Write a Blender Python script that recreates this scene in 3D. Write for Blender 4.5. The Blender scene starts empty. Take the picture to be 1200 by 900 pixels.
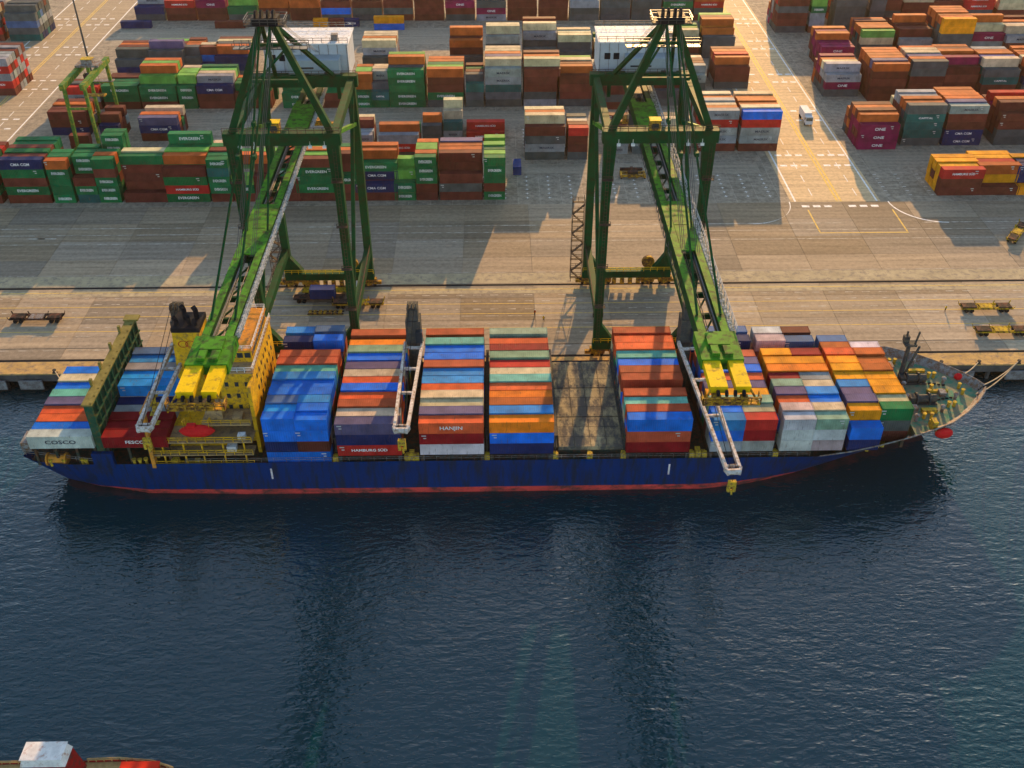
import bpy, math, random
from mathutils import Vector, Matrix

# ------------------------------------------------------------------ camera, sky, sun, exposure
RND = random.Random(11)
sc = bpy.context.scene
col = sc.collection
rad = math.radians
cd = bpy.data.cameras.new("camera")
cam = bpy.data.objects.new("camera", cd)
col.objects.link(cam)
cam.location = (0, 0, 133)
cam.rotation_euler = (rad(90 - 37.0), 0, rad(-0.965))
cd.sensor_width = 36.0
cd.lens = 35.55
cd.clip_start = 1.0
cd.clip_end = 12000
sc.camera = cam

SUN_EL, SUN_AZ = 14.5, 11.0
w = bpy.data.worlds.new("World")
sc.world = w
w.use_nodes = True
nt = w.node_tree
bg = nt.nodes["Background"]
sky = nt.nodes.new("ShaderNodeTexSky")
sky.sky_type = 'NISHITA'
sky.sun_disc = False
sky.sun_elevation = rad(SUN_EL)
sky.sun_rotation = rad(SUN_AZ)
sky.air_density = 1.0
sky.dust_density = 0.8
sky.ozone_density = 1.0
nt.links.new(sky.outputs[0], bg.inputs[0])
bg.inputs[1].default_value = 0.115
sd = bpy.data.lights.new("sun", 'SUN')
sun = bpy.data.objects.new("sun", sd)
col.objects.link(sun)
sun.location = (60, 400, 300)
sd.energy = 3.4
sd.angle = rad(0.5)
sd.color = (1.0, 0.58, 0.22)
_d = Vector((math.sin(rad(SUN_AZ)) * math.cos(rad(SUN_EL)), math.cos(rad(SUN_AZ)) * math.cos(rad(SUN_EL)), math.sin(rad(SUN_EL))))
sun.rotation_euler = _d.to_track_quat('Z', 'Y').to_euler()
sc.view_settings.view_transform = 'Standard'
sc.view_settings.look = 'None'
sc.view_settings.gamma = 1.0
sc.view_settings.exposure = 1.55
sc.cycles.max_bounces = 6
sc.cycles.volume_bounces = 0


# ------------------------------------------------------------------ helpers
class MB:
    """Collects simple solids and links them as one mesh object."""
    def __init__(self):
        self.v = []
        self.f = []

    def add(self, vs, fs):
        n = len(self.v)
        self.v += [tuple(p) for p in vs]
        self.f += [tuple(i + n for i in q) for q in fs]
        return self

    def box(self, x0, x1, y0, y1, z0, z1):
        return self.add([(x0, y0, z0), (x1, y0, z0), (x1, y1, z0), (x0, y1, z0), (x0, y0, z1), (x1, y0, z1), (x1, y1, z1), (x0, y1, z1)],
                        [(0, 3, 2, 1), (4, 5, 6, 7), (0, 1, 5, 4), (1, 2, 6, 5), (2, 3, 7, 6), (3, 0, 4, 7)])

    def bar(self, p, q, wd, ht, wd2=None, ht2=None):
        p, q = Vector(p), Vector(q)
        d = (q - p).normalized()
        up = Vector((0, 0, 1)) if abs(d.z) < 0.95 else Vector((0, 1, 0))
        s = d.cross(up).normalized()
        u = s.cross(d).normalized()
        vs = []
        for c, a, b in ((p, wd, ht), (q, wd2 or wd, ht2 or ht)):
            vs += [c - s * a / 2 - u * b / 2, c + s * a / 2 - u * b / 2, c + s * a / 2 + u * b / 2, c - s * a / 2 + u * b / 2]
        return self.add(vs, [(0, 1, 2, 3), (7, 6, 5, 4), (0, 4, 5, 1), (1, 5, 6, 2), (2, 6, 7, 3), (3, 7, 4, 0)])

    def tube(self, p, q, r, n=8, r2=None, cap=True):
        p, q = Vector(p), Vector(q)
        d = (q - p).normalized()
        up = Vector((0, 0, 1)) if abs(d.z) < 0.95 else Vector((0, 1, 0))
        s = d.cross(up).normalized()
        u = s.cross(d).normalized()
        vs = []
        for c, rr in ((p, r), (q, r if r2 is None else r2)):
            for i in range(n):
                a = 2 * math.pi * i / n
                vs.append(c + (s * math.cos(a) + u * math.sin(a)) * rr)
        fs = [(i, (i + 1) % n, n + (i + 1) % n, n + i) for i in range(n)]
        if cap:
            fs += [tuple(reversed(range(n))), tuple(range(n, 2 * n))]
        return self.add(vs, fs)

    def path(self, pts, r, n=6):
        for a, b in zip(pts, pts[1:]):
            self.tube(a, b, r, n)
        return self

    def ball(self, c, rx, ry, rz, n=12, m=8):
        vs, fs = [], []
        for j in range(m + 1):
            t = math.pi * j / m
            for i in range(n):
                a = 2 * math.pi * i / n
                vs.append((c[0] + rx * math.sin(t) * math.cos(a), c[1] + ry * math.sin(t) * math.sin(a), c[2] + rz * math.cos(t)))
        for j in range(m):
            for i in range(n):
                fs.append((j * n + i, (j + 1) * n + i, (j + 1) * n + (i + 1) % n, j * n + (i + 1) % n))
        return self.add(vs, fs)

    def rail(self, pts, h=1.1, r=0.045, step=2.5):
        """Guard rail: two horizontal bars on stanchions."""
        for a, b in zip(pts, pts[1:]):
            a, b = Vector(a), Vector(b)
            n = max(1, int((b - a).length / step))
            for zz in (h, h * 0.55):
                self.bar(a + Vector((0, 0, zz)), b + Vector((0, 0, zz)), r * 2, r * 2)
            for i in range(n + 1):
                c = a.lerp(b, i / n)
                self.bar(c, c + Vector((0, 0, h)), r * 2, r * 2)
        return self

    def mesh(self, name, mat, smooth=False):
        me = bpy.data.meshes.new(name)
        me.from_pydata(self.v, [], self.f)
        me.materials.append(mat)
        if smooth:
            for p in me.polygons:
                p.use_smooth = True
        me.update()
        return me

    def build(self, name, mat, parent=None, loc=None, smooth=False):
        return link(name, self.mesh(name, mat, smooth), parent, loc)


def link(name, me, parent=None, loc=None):
    o = bpy.data.objects.new(name, me)
    col.objects.link(o)
    if parent:
        o.parent = parent
    if loc is not None:
        o.location = loc
    return o


def tag(o, label=None, cat=None, group=None, kind=None):
    if label:
        o['label'] = label
    if cat:
        o['category'] = cat
    if group:
        o['group'] = group
    if kind:
        o['kind'] = kind
    return o


def thing(name, label, cat, loc=(0, 0, 0), rz=0.0, group=None):
    o = bpy.data.objects.new(name, None)
    col.objects.link(o)
    o.location = loc
    o.rotation_euler = (0, 0, rz)
    return tag(o, label, cat, group)


def copy_tree(o, parent=None):
    c = o.copy()
    col.objects.link(c)
    c.parent = parent
    for ch in list(KIDS.get(o.name, ())) or [x for x in bpy.data.objects if x.parent == o]:
        copy_tree(ch, c)
    return c


KIDS = {}


# ------------------------------------------------------------------ materials
def nodes(m):
    m.use_nodes = True
    n = m.node_tree
    return n, n.nodes, n.links, n.nodes["Principled BSDF"]


def mat(name, c, rough=0.6, var=0.25, scale=0.6, metal=0.0, c2=None, c2amt=0.35, c2scale=1.5, stretch=(1, 1, 1), bump=0.0, spec=0.04):
    """Base colour with a large soft tone change and a second colour in worn patches."""
    m = bpy.data.materials.new(name)
    n, N, L, B = nodes(m)
    tc = N.new("ShaderNodeTexCoord")
    mp = N.new("ShaderNodeMapping")
    mp.inputs['Scale'].default_value = stretch
    L.new(tc.outputs['Object'], mp.inputs[0])
    no = N.new("ShaderNodeTexNoise")
    no.inputs['Scale'].default_value = scale
    no.inputs['Detail'].default_value = 6
    no.inputs['Roughness'].default_value = 0.65
    L.new(mp.outputs[0], no.inputs['Vector'])
    mr = N.new("ShaderNodeMapRange")
    mr.inputs['From Min'].default_value = 0.3
    mr.inputs['From Max'].default_value = 0.7
    mr.inputs['To Min'].default_value = 1 - var
    mr.inputs['To Max'].default_value = 1 + var
    L.new(no.outputs[0], mr.inputs[0])
    mx = N.new("ShaderNodeMix")
    mx.data_type = 'RGBA'
    mx.blend_type = 'MULTIPLY'
    mx.inputs[0].default_value = 1.0
    mx.inputs[6].default_value = (*c, 1)
    L.new(mr.outputs[0], mx.inputs[7])
    out = mx.outputs[2]
    if c2:
        n2 = N.new("ShaderNodeTexNoise")
        n2.inputs['Scale'].default_value = c2scale
        n2.inputs['Detail'].default_value = 8
        n2.inputs['Roughness'].default_value = 0.7
        L.new(mp.outputs[0], n2.inputs['Vector'])
        r2 = N.new("ShaderNodeMapRange")
        r2.inputs['From Min'].default_value = 0.62 - c2amt * 0.35
        r2.inputs['From Max'].default_value = 0.72 - c2amt * 0.25
        L.new(n2.outputs[0], r2.inputs[0])
        m2 = N.new("ShaderNodeMix")
        m2.data_type = 'RGBA'
        L.new(r2.outputs[0], m2.inputs[0])
        L.new(out, m2.inputs[6])
        m2.inputs[7].default_value = (*c2, 1)
        out = m2.outputs[2]
    L.new(out, B.inputs['Base Color'])
    B.inputs['Roughness'].default_value = max(rough, 0.65)
    B.inputs['Metallic'].default_value = metal
    B.inputs['Specular IOR Level'].default_value = spec
    if bump:
        bp = N.new("ShaderNodeBump")
        bp.inputs['Strength'].default_value = bump
        bp.inputs['Distance'].default_value = 0.05
        L.new(no.outputs[0], bp.inputs['Height'])
        L.new(bp.outputs[0], B.inputs['Normal'])
    return m


def container_mat(name, use_attr):
    m = bpy.data.materials.new(name)
    n, N, L, B = nodes(m)
    if use_attr:
        at = N.new("ShaderNodeAttribute")
        at.attribute_name = "paint"
        csrc = at.outputs['Color']
        ge = N.new("ShaderNodeNewGeometry")
        vec = ge.outputs['Position']
    else:
        oi = N.new("ShaderNodeObjectInfo")
        csrc = oi.outputs['Color']
        tc = N.new("ShaderNodeTexCoord")
        ad = N.new("ShaderNodeVectorMath")
        ad.operation = 'ADD'
        sc_ = N.new("ShaderNodeMath")
        sc_.operation = 'MULTIPLY'
        sc_.inputs[1].default_value = 500
        L.new(oi.outputs['Random'], sc_.inputs[0])
        L.new(tc.outputs['Object'], ad.inputs[0])
        L.new(sc_.outputs[0], ad.inputs[1])
        vec = ad.outputs[0]
    # sun-bleached tone change
    n1 = N.new("ShaderNodeTexNoise")
    n1.inputs['Scale'].default_value = 0.35
    n1.inputs['Detail'].default_value = 5
    L.new(vec, n1.inputs['Vector'])
    r1 = N.new("ShaderNodeMapRange")
    r1.inputs['From Min'].default_value = 0.3
    r1.inputs['From Max'].default_value = 0.72
    r1.inputs['To Min'].default_value = 0.72
    r1.inputs['To Max'].default_value = 1.3
    L.new(n1.outputs[0], r1.inputs[0])
    mx = N.new("ShaderNodeMix")
    mx.data_type = 'RGBA'
    mx.blend_type = 'MULTIPLY'
    mx.inputs[0].default_value = 1
    L.new(csrc, mx.inputs[6])
    L.new(r1.outputs[0], mx.inputs[7])
    # dirt and rust, streaked across the length
    mp = N.new("ShaderNodeMapping")
    mp.inputs['Scale'].default_value = (1.6, 0.5, 0.35)
    L.new(vec, mp.inputs[0])
    n2 = N.new("ShaderNodeTexNoise")
    n2.inputs['Scale'].default_value = 1.3
    n2.inputs['Detail'].default_value = 8
    n2.inputs['Roughness'].default_value = 0.75
    L.new(mp.outputs[0], n2.inputs['Vector'])
    r2 = N.new("ShaderNodeMapRange")
    r2.inputs['From Min'].default_value = 0.55
    r2.inputs['From Max'].default_value = 0.70
    r2.inputs['To Max'].default_value = 0.62
    L.new(n2.outputs[0], r2.inputs[0])
    m2 = N.new("ShaderNodeMix")
    m2.data_type = 'RGBA'
    L.new(r2.outputs[0], m2.inputs[0])
    L.new(mx.outputs[2], m2.inputs[6])
    m2.inputs[7].default_value = (0.10, 0.06, 0.035, 1)
    L.new(m2.outputs[2], B.inputs['Base Color'])
    B.inputs['Roughness'].default_value = 0.72
    B.inputs['Specular IOR Level'].default_value = 0.05
    return m


def flat(name, c, rough=0.6, metal=0.0):
    m = bpy.data.materials.new(name)
    n, N, L, B = nodes(m)
    B.inputs['Base Color'].default_value = (*c, 1)
    B.inputs['Roughness'].default_value = rough
    B.inputs['Metallic'].default_value = metal
    return m


def slab_mat(name, c, rough=0.85):
    """Concrete whose tone is set per slab through the object colour, with tyre streaks and stains."""
    m = bpy.data.materials.new(name)
    n, N, L, B = nodes(m)
    oi = N.new("ShaderNodeObjectInfo")
    ge = N.new("ShaderNodeNewGeometry")
    n1 = N.new("ShaderNodeTexNoise")
    n1.inputs['Scale'].default_value = 0.9
    n1.inputs['Detail'].default_value = 8
    n1.inputs['Roughness'].default_value = 0.7
    L.new(ge.outputs['Position'], n1.inputs['Vector'])
    mp = N.new("ShaderNodeMapping")
    mp.inputs['Scale'].default_value = (0.03, 0.7, 1)
    L.new(ge.outputs['Position'], mp.inputs[0])
    n2 = N.new("ShaderNodeTexNoise")
    n2.inputs['Scale'].default_value = 1.0
    n2.inputs['Detail'].default_value = 5
    L.new(mp.outputs[0], n2.inputs['Vector'])
    ad = N.new("ShaderNodeMath")
    ad.operation = 'ADD'
    L.new(n1.outputs[0], ad.inputs[0])
    L.new(n2.outputs[0], ad.inputs[1])
    r1 = N.new("ShaderNodeMapRange")
    r1.inputs['From Min'].default_value = 0.7
    r1.inputs['From Max'].default_value = 1.3
    r1.inputs['To Min'].default_value = 0.62
    r1.inputs['To Max'].default_value = 1.28
    L.new(ad.outputs[0], r1.inputs[0])
    mx = N.new("ShaderNodeMix")
    mx.data_type = 'RGBA'
    mx.blend_type = 'MULTIPLY'
    mx.inputs[0].default_value = 1
    L.new(oi.outputs['Color'], mx.inputs[6])
    L.new(r1.outputs[0], mx.inputs[7])
    L.new(mx.outputs[2], B.inputs['Base Color'])
    B.inputs['Roughness'].default_value = rough
    B.inputs['Specular IOR Level'].default_value = 0.1
    return m


def yard_mat():
    """Old block pavement of the stacking yard: small blocks in slot-sized panels."""
    m = bpy.data.materials.new("yard_pavement")
    n, N, L, B = nodes(m)
    ge = N.new("ShaderNodeNewGeometry")
    br = N.new("ShaderNodeTexBrick")
    br.inputs['Scale'].default_value = 1.0
    br.inputs['Brick Width'].default_value = 6.3
    br.inputs['Row Height'].default_value = 2.65
    br.inputs['Mortar Size'].default_value = 0.07
    br.offset = 0.0
    br.inputs['Color1'].default_value = (0.27, 0.225, 0.16, 1)
    br.inputs['Color2'].default_value = (0.34, 0.285, 0.205, 1)
    br.inputs['Mortar'].default_value = (0.42, 0.36, 0.27, 1)
    L.new(ge.outputs['Position'], br.inputs['Vector'])
    n1 = N.new("ShaderNodeTexNoise")
    n1.inputs['Scale'].default_value = 0.5
    n1.inputs['Detail'].default_value = 9
    n1.inputs['Roughness'].default_value = 0.75
    L.new(ge.outputs['Position'], n1.inputs['Vector'])
    r1 = N.new("ShaderNodeMapRange")
    r1.inputs['From Min'].default_value = 0.3
    r1.inputs['From Max'].default_value = 0.7
    r1.inputs['To Min'].default_value = 0.42
    r1.inputs['To Max'].default_value = 1.3
    L.new(n1.outputs[0], r1.inputs[0])
    mx = N.new("ShaderNodeMix")
    mx.data_type = 'RGBA'
    mx.blend_type = 'MULTIPLY'
    mx.inputs[0].default_value = 1
    L.new(br.outputs[0], mx.inputs[6])
    L.new(r1.outputs[0], mx.inputs[7])
    L.new(mx.outputs[2], B.inputs['Base Color'])
    B.inputs['Roughness'].default_value = 0.9
    B.inputs['Specular IOR Level'].default_value = 0.1
    return m


def water_mat():
    m = bpy.data.materials.new("harbour_water")
    n, N, L, B = nodes(m)
    ge = N.new("ShaderNodeNewGeometry")

    def noise(scale, sx, sy, rot, det, ridge=False):
        mp = N.new("ShaderNodeMapping")
        mp.inputs['Scale'].default_value = (sx, sy, 1)
        mp.inputs['Rotation'].default_value = (0, 0, rad(rot))
        L.new(ge.outputs['Position'], mp.inputs[0])
        no = N.new("ShaderNodeTexNoise")
        no.inputs['Scale'].default_value = scale
        no.inputs['Detail'].default_value = det
        no.inputs['Roughness'].default_value = 0.55
        L.new(mp.outputs[0], no.inputs['Vector'])
        if not ridge:
            return no.outputs[0]
        m1 = N.new("ShaderNodeMath")
        m1.operation = 'MULTIPLY_ADD'
        m1.inputs[1].default_value = 2.0
        m1.inputs[2].default_value = -1.0
        L.new(no.outputs[0], m1.inputs[0])
        m2 = N.new("ShaderNodeMath")
        m2.operation = 'ABSOLUTE'
        L.new(m1.outputs[0], m2.inputs[0])
        m3 = N.new("ShaderNodeMath")
        m3.operation = 'SUBTRACT'
        m3.inputs[0].default_value = 1.0
        L.new(m2.outputs[0], m3.inputs[1])
        return m3.outputs[0]
    a = noise(0.40, 0.42, 1.0, 10, 3, True)
    b = noise(0.95, 0.5, 1.0, -36, 2, True)
    c = noise(0.018, 0.6, 1, 25, 3)
    ad = N.new("ShaderNodeMath")
    ad.operation = 'MULTIPLY_ADD'
    L.new(b, ad.inputs[0])
    ad.inputs[1].default_value = 0.5
    L.new(a, ad.inputs[2])
    am = N.new("ShaderNodeMapRange")
    am.inputs['From Min'].default_value = 0.3
    am.inputs['From Max'].default_value = 0.7
    am.inputs['To Min'].default_value = 0.55
    am.inputs['To Max'].default_value = 1.5
    L.new(c, am.inputs[0])
    mu = N.new("ShaderNodeMath")
    mu.operation = 'MULTIPLY'
    L.new(ad.outputs[0], mu.inputs[0])
    L.new(am.outputs[0], mu.inputs[1])
    bp = N.new("ShaderNodeBump")
    bp.inputs['Strength'].default_value = 1.0
    bp.inputs['Distance'].default_value = 0.19
    L.new(mu.outputs[0], bp.inputs['Height'])
    L.new(bp.outputs[0], B.inputs['Normal'])
    B.inputs['Base Color'].default_value = (0.0002, 0.026, 0.031, 1)
    B.inputs['Roughness'].default_value = 0.06
    B.inputs['IOR'].default_value = 1.37
    B.inputs['Specular IOR Level'].default_value = 1.0
    return m


# ------------------------------------------------------------------ the setting
EDGE = 181.5       # quay edge (Y); quay surface z = 0, water z = -4
M_yard = yard_mat()
M_slab = slab_mat("apron_concrete", (0.2, 0.2, 0.2))
M_white = mat("road_paint_white", (0.80, 0.77, 0.70), 0.7, 0.15, 0.8, c2=(0.4, 0.37, 0.32), c2amt=0.25, c2scale=1.2)
M_yel = mat("road_paint_yellow", (0.68, 0.46, 0.10), 0.7, 0.15, 0.8, c2=(0.36, 0.28, 0.16), c2amt=0.25, c2scale=1.2)
M_dark = mat("dark_groove", (0.03, 0.028, 0.026), 0.8)
M_strip = mat("rail_strip_concrete", (0.40, 0.33, 0.20), 0.85, 0.2, 0.25, c2=(0.25, 0.21, 0.15), c2amt=0.4, c2scale=0.6)
M_curb = mat("kerb_yellow_concrete", (0.46, 0.30, 0.11), 0.8, 0.25, 0.3, c2=(0.25, 0.18, 0.11), c2amt=0.4, c2scale=0.7)
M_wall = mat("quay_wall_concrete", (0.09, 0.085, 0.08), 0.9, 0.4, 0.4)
M_road = slab_mat("road_concrete", (0.3, 0.3, 0.3))
M_rubber = mat("black_rubber", (0.015, 0.015, 0.016), 0.75)


def sheet(name, x0, x1, y0, y1, z, m, kind='structure', parent=None, color=None):
    b = MB()
    b.add([(x0, y0, z), (x1, y0, z), (x1, y1, z), (x0, y1, z)], [(0, 1, 2, 3)])
    o = b.build(name, m, parent)
    if parent is None:
        o['kind'] = kind
    if color:
        o.color = color
    return o


sheet("water", -5000, 5000, -5000, EDGE + 6, -4.0, water_mat())
sheet("ground", -5000, 5000, EDGE + 3, 7000, -0.10, M_yard)

# apron of cast concrete slabs, each its own piece
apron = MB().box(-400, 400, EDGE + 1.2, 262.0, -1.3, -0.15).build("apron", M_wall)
apron['kind'] = 'structure'
slab_me = MB().box(-8.96, 8.96, -4.96, 4.96, -0.15, 0.0).mesh("slab", M_slab)
for j in range(8):
    for i in range(-11, 12):
        o = link("slab", slab_me, apron, (i * 18 + (9 if j % 2 else 0) * 0.0, EDGE + 5.3 + j * 10.0 - (0.2 if j == 0 else 0), 0))
        t = RND.gauss(0.26, 0.035) * (1.0 if j < 5 else 0.88)
        k = RND.uniform(-0.012, 0.012)
        o.color = (t * 1.17 + k, t * 0.92, t * 0.62 - k, 1)
sheet("apron_side", -400, -207, EDGE + 0.3, 262, -0.02, M_slab, color=(0.3, 0.28, 0.25, 1))
sheet("apron_side", 207, 400, EDGE + 0.3, 262, -0.02, M_slab, color=(0.3, 0.28, 0.25, 1))

# roads between the stacking blocks
sheet("road", 84.5, 110.5, 262.05, 900, -0.06, M_road, color=(0.58, 0.42, 0.23, 1))
sheet("road", -186, -156, 262.05, 900, -0.06, M_road, color=(0.36, 0.28, 0.18, 1))
sheet("yard_lane", -152, 80, 281.5, 288.5, -0.06, M_road, color=(0.33, 0.275, 0.195, 1))
sheet("yard_lane", -152, 82, 318, 331, -0.06, M_road, color=(0.31, 0.26, 0.185, 1))
sheet("yard_lane", 114, 260, 285, 296, -0.06, M_road, color=(0.31, 0.26, 0.185, 1))
sheet("yard_lane", -152, 82, 400, 420, -0.06, M_road, color=(0.33, 0.275, 0.195, 1))

# crane rails, strips, painted lines
sheet("rail_strip", -400, 400, 218.7, 223.6, 0.006, M_strip)
sheet("rail_strip", -400, 400, 213.9, 216.6, 0.006, M_strip)
sheet("rail_strip", -400, 400, EDGE + 0.9, 186.5, 0.006, M_curb)
for yy, nm in ((217.9, "crane_rail"), (187.0, "crane_rail")):
    r = MB().box(-400, 400, yy - 0.42, yy + 0.42, 0.003, 0.012).box(-400, 400, yy - 0.07, yy + 0.07, 0.012, 0.10).build(nm, M_dark)
    r['kind'] = 'structure'
MARK = MB()


def line(b, x0, x1, y0, y1, z=0.014):
    b.add([(x0, y0, z), (x1, y0, z), (x1, y1, z), (x0, y1, z)], [(0, 1, 2, 3)])


wl = MB()
line(wl, -400, 96, 249.0, 249.35)
line(wl, 118, 400, 249.0, 249.35)
line(wl, -400, 400, 245.2, 245.5)
line(wl, -400, 400, 240.2, 240.5)
line(wl, -400, 400, 223.9, 224.1, 0.016)
for yy in (213.0, 210.2, 206.6):
    x = -300
    while x < 300:
        line(wl, x, x + 2.0, yy, yy + 0.28, 0.016)
        x += 4.2
for yy in (203.6, 200.2, 196.5, 190.8):
    x = -300
    while x < 300:
        line(wl, x, x + 3.4, yy, yy + 0.2, 0.016)
        x += 5.6
for a in (-124, -127):                      # painted bay numbers read as short bars from here
    line(wl, a, a + 5, 243.4, 243.9)
o = wl.build("lane_lines", mat("worn_lane_paint", (0.52, 0.47, 0.38), 0.8, 0.3, 0.5, c2=(0.28, 0.23, 0.16), c2amt=0.6, c2scale=0.4))
o['kind'] = 'structure'
yl = MB()
for yy in (215.6, 209.0, 204.6, 198.4):
    line(yl, -400, 400, yy, yy + 0.22, 0.018)
for k in range(2):
    line(yl, 97.7 + k * 1.1, 98.3 + k * 1.1, 262.3, 700, -0.05)
    line(yl, -171.5 + k * 0.9, -171.1 + k * 0.9, 262.3, 700, -0.05)
# box junction beside the road end
for x0, x1 in ((88, 88.4), (112, 112.4)):
    line(yl, x0, x1, 244.0, 257.0)
line(yl, 88, 112.4, 243.3, 243.7)
o = yl.build("lane_lines_yellow", M_yel)
o['kind'] = 'structure'
rw = MB()
for xx, y1 in ((85.6, 700), (109.2, 700), (-185.2, 700), (-157.0, 700)):
    line(rw, xx, xx + 0.5, 262.3, y1, -0.05)
for yy in (259.2, 286.3, 293.8, 321.4, 329.5, 356.6, 364.4, 392.2, 401.3, 423.7, 429.3):
    for xc in (87.0, 90.2, 93.4, 100.4, 103.6, 106.8):
        line(rw, xc, xc + 2.1, yy - 0.6, yy + 0.6, -0.046 if yy > 262 else 0.014)
for yy in (318.8, 326.7, 354, 362.5, 389.9, 398.7, 426.2, 434.1, 291, 298):
    for xc in (-184, -180.6, -177, -169, -165.4, -161.6):
        line(rw, xc, xc + 2.1, yy - 0.5, yy + 0.5, -0.046)
for xc in (91.5, 104.5, -178, -164):         # dashed lane dividers
    y = 266
    while y < 640:
        line(rw, xc, xc + 0.25, y, y + 4.5, -0.05)
        y += 9
# curved turn-out lines at the road end
for cx, sgn in ((84.0, 1), (112.5, -1)):
    pts = []
    for i in range(13):
        a = rad(90 * i / 12)
        pts.append((cx - sgn * 13 + sgn * 13 * math.cos(a) * 1.0, 262 - 13 * math.sin(a)))
    for p, q in zip(pts, pts[1:]):
        rw.add([(p[0] - .17, p[1] - .17, 0.02), (q[0] - .17, q[1] - .17, 0.02), (q[0] + .17, q[1] + .17, 0.02), (p[0] + .17, p[1] + .17, 0.02)], [(0, 1, 2, 3)])
o = rw.build("road_markings", M_white)
o['kind'] = 'structure'
# slot corner crosses in the empty yard slots
cr = MB()
for yb in (266.0, 301.5):
    for r_ in range(6):
        for xs in range(-2, 14):
            x = 9 + xs * 6.4
            if x > 82 and yb > 0:
                continue
            y = yb + r_ * 2.75
            cr.add([(x - .5, y, -0.09), (x + .5, y, -0.09), (x + .5, y + .18, -0.09), (x - .5, y + .18, -0.09)], [(0, 1, 2, 3)])
            cr.add([(x - .09, y - .4, -0.086), (x + .09, y - .4, -0.086), (x + .09, y + .6, -0.086), (x - .09, y + .6, -0.086)], [(0, 1, 2, 3)])
    for r_ in range(6):
        for xs in range(0, 14):
            x = 114 + xs * 6.4
            y = yb + r_ * 2.75
            cr.add([(x - .5, y, -0.09), (x + .5, y, -0.09), (x + .5, y + .18, -0.09), (x - .5, y + .18, -0.09)], [(0, 1, 2, 3)])
o = cr.build("slot_markings", M_white)
o['kind'] = 'structure'

# quay front: deck edge on piles, kerb, fenders, bollards
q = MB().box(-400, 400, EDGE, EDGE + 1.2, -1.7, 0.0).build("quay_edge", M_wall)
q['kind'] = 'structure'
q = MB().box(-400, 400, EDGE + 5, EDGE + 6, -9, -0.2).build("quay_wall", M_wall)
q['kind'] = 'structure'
q = MB().box(-400, 400, EDGE + .02, EDGE + 0.5, 0.0, 0.32).build("quay_kerb", M_curb)
q['kind'] = 'structure'
pile_me = MB().tube((0, 0, -9), (0, 0, -1.65), 0.45, 10).mesh("quay_pile", M_wall)
for side, x0, n in ((-1, -96.5, 4), (1, 97.5, 6)):
    for i in range(n):
        o = link("quay_pile", pile_me, None, (x0 + side * i * 6.6, EDGE + 0.9, 0))
        tag(o, "dark round pile under the quay edge, %s %s" % (['first', 'second', 'third', 'fourth', 'fifth', 'sixth'][i], "behind the ship's stern" if side < 0 else "ahead of the ship's bow"), "pile", "piles under the quay edge")
fend_pan = mat("fender_panel", (0.22, 0.22, 0.22), 0.6, 0.25, 0.6, c2=(0.12, 0.1, 0.09), c2amt=0.5, c2scale=0.8)
fpan = MB().box(-2.6, 2.6, -1.0, -0.7, -3.2, -0.9).mesh("facing_panel", fend_pan)
fcone = MB().tube((-1.4, -0.7, -2.0), (-1.4, 0, -2.0), 0.6, 10, 0.8).tube((1.4, -0.7, -2.0), (1.4, 0, -2.0), 0.6, 10, 0.8).box(-2.8, 2.8, -0.72, 0, -3.6, -3.3).mesh("rubber_cone", M_rubber)
for x in (-111.5, -103.5, 104, 116.5, 129):
    lab = {-124: "grey quay fender at the far left of the waterline", -111.5: "grey quay fender left of the ship's stern", -103.5: "grey quay fender closest behind the ship's stern",
           104: "grey quay fender closest ahead of the ship's bow", 116.5: "grey quay fender under the mooring line bollard", 129: "grey quay fender at the far right of the waterline"}.get(x, "grey quay fender on the empty quay face beyond the picture's edge")
    f = thing("quay_fender", lab, "fender", (x, EDGE, 0), 0, "fenders along the quay face")
    link("facing_panel", fpan, f)
    link("rubber_cone", fcone, f)
boll = MB().tube((0, 0, 0.3), (0, 0, 0.75), 0.28, 10, 0.2).tube((0, 0, 0.75), (0, 0, 0.95), 0.42, 10).box(-.5, .5, -.22, .22, 0.0, .32).mesh("bollard", mat("bollard_iron", (0.05, 0.045, 0.04), 0.5))
for x in (-98, 95.5, 99.0, 107.5, 116.5):
    lab = {-118: "dark iron bollard on the quay edge left of the ship", -98: "dark iron bollard on the quay edge just behind the stern", 95.5: "dark iron bollard on the kerb, first ahead of the bow",
           99.0: "dark iron bollard on the kerb, second ahead of the bow", 107.5: "dark iron bollard on the kerb between the bow and the mooring lines", 116.5: "dark iron bollard that holds the ship's bow mooring lines"}.get(x, "dark iron bollard on the quay edge outside the picture")
    tag(link("bollard", boll, None, (x, EDGE + 0.26, 0.3)), lab, "bollard", "bollards on the quay edge")


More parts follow.
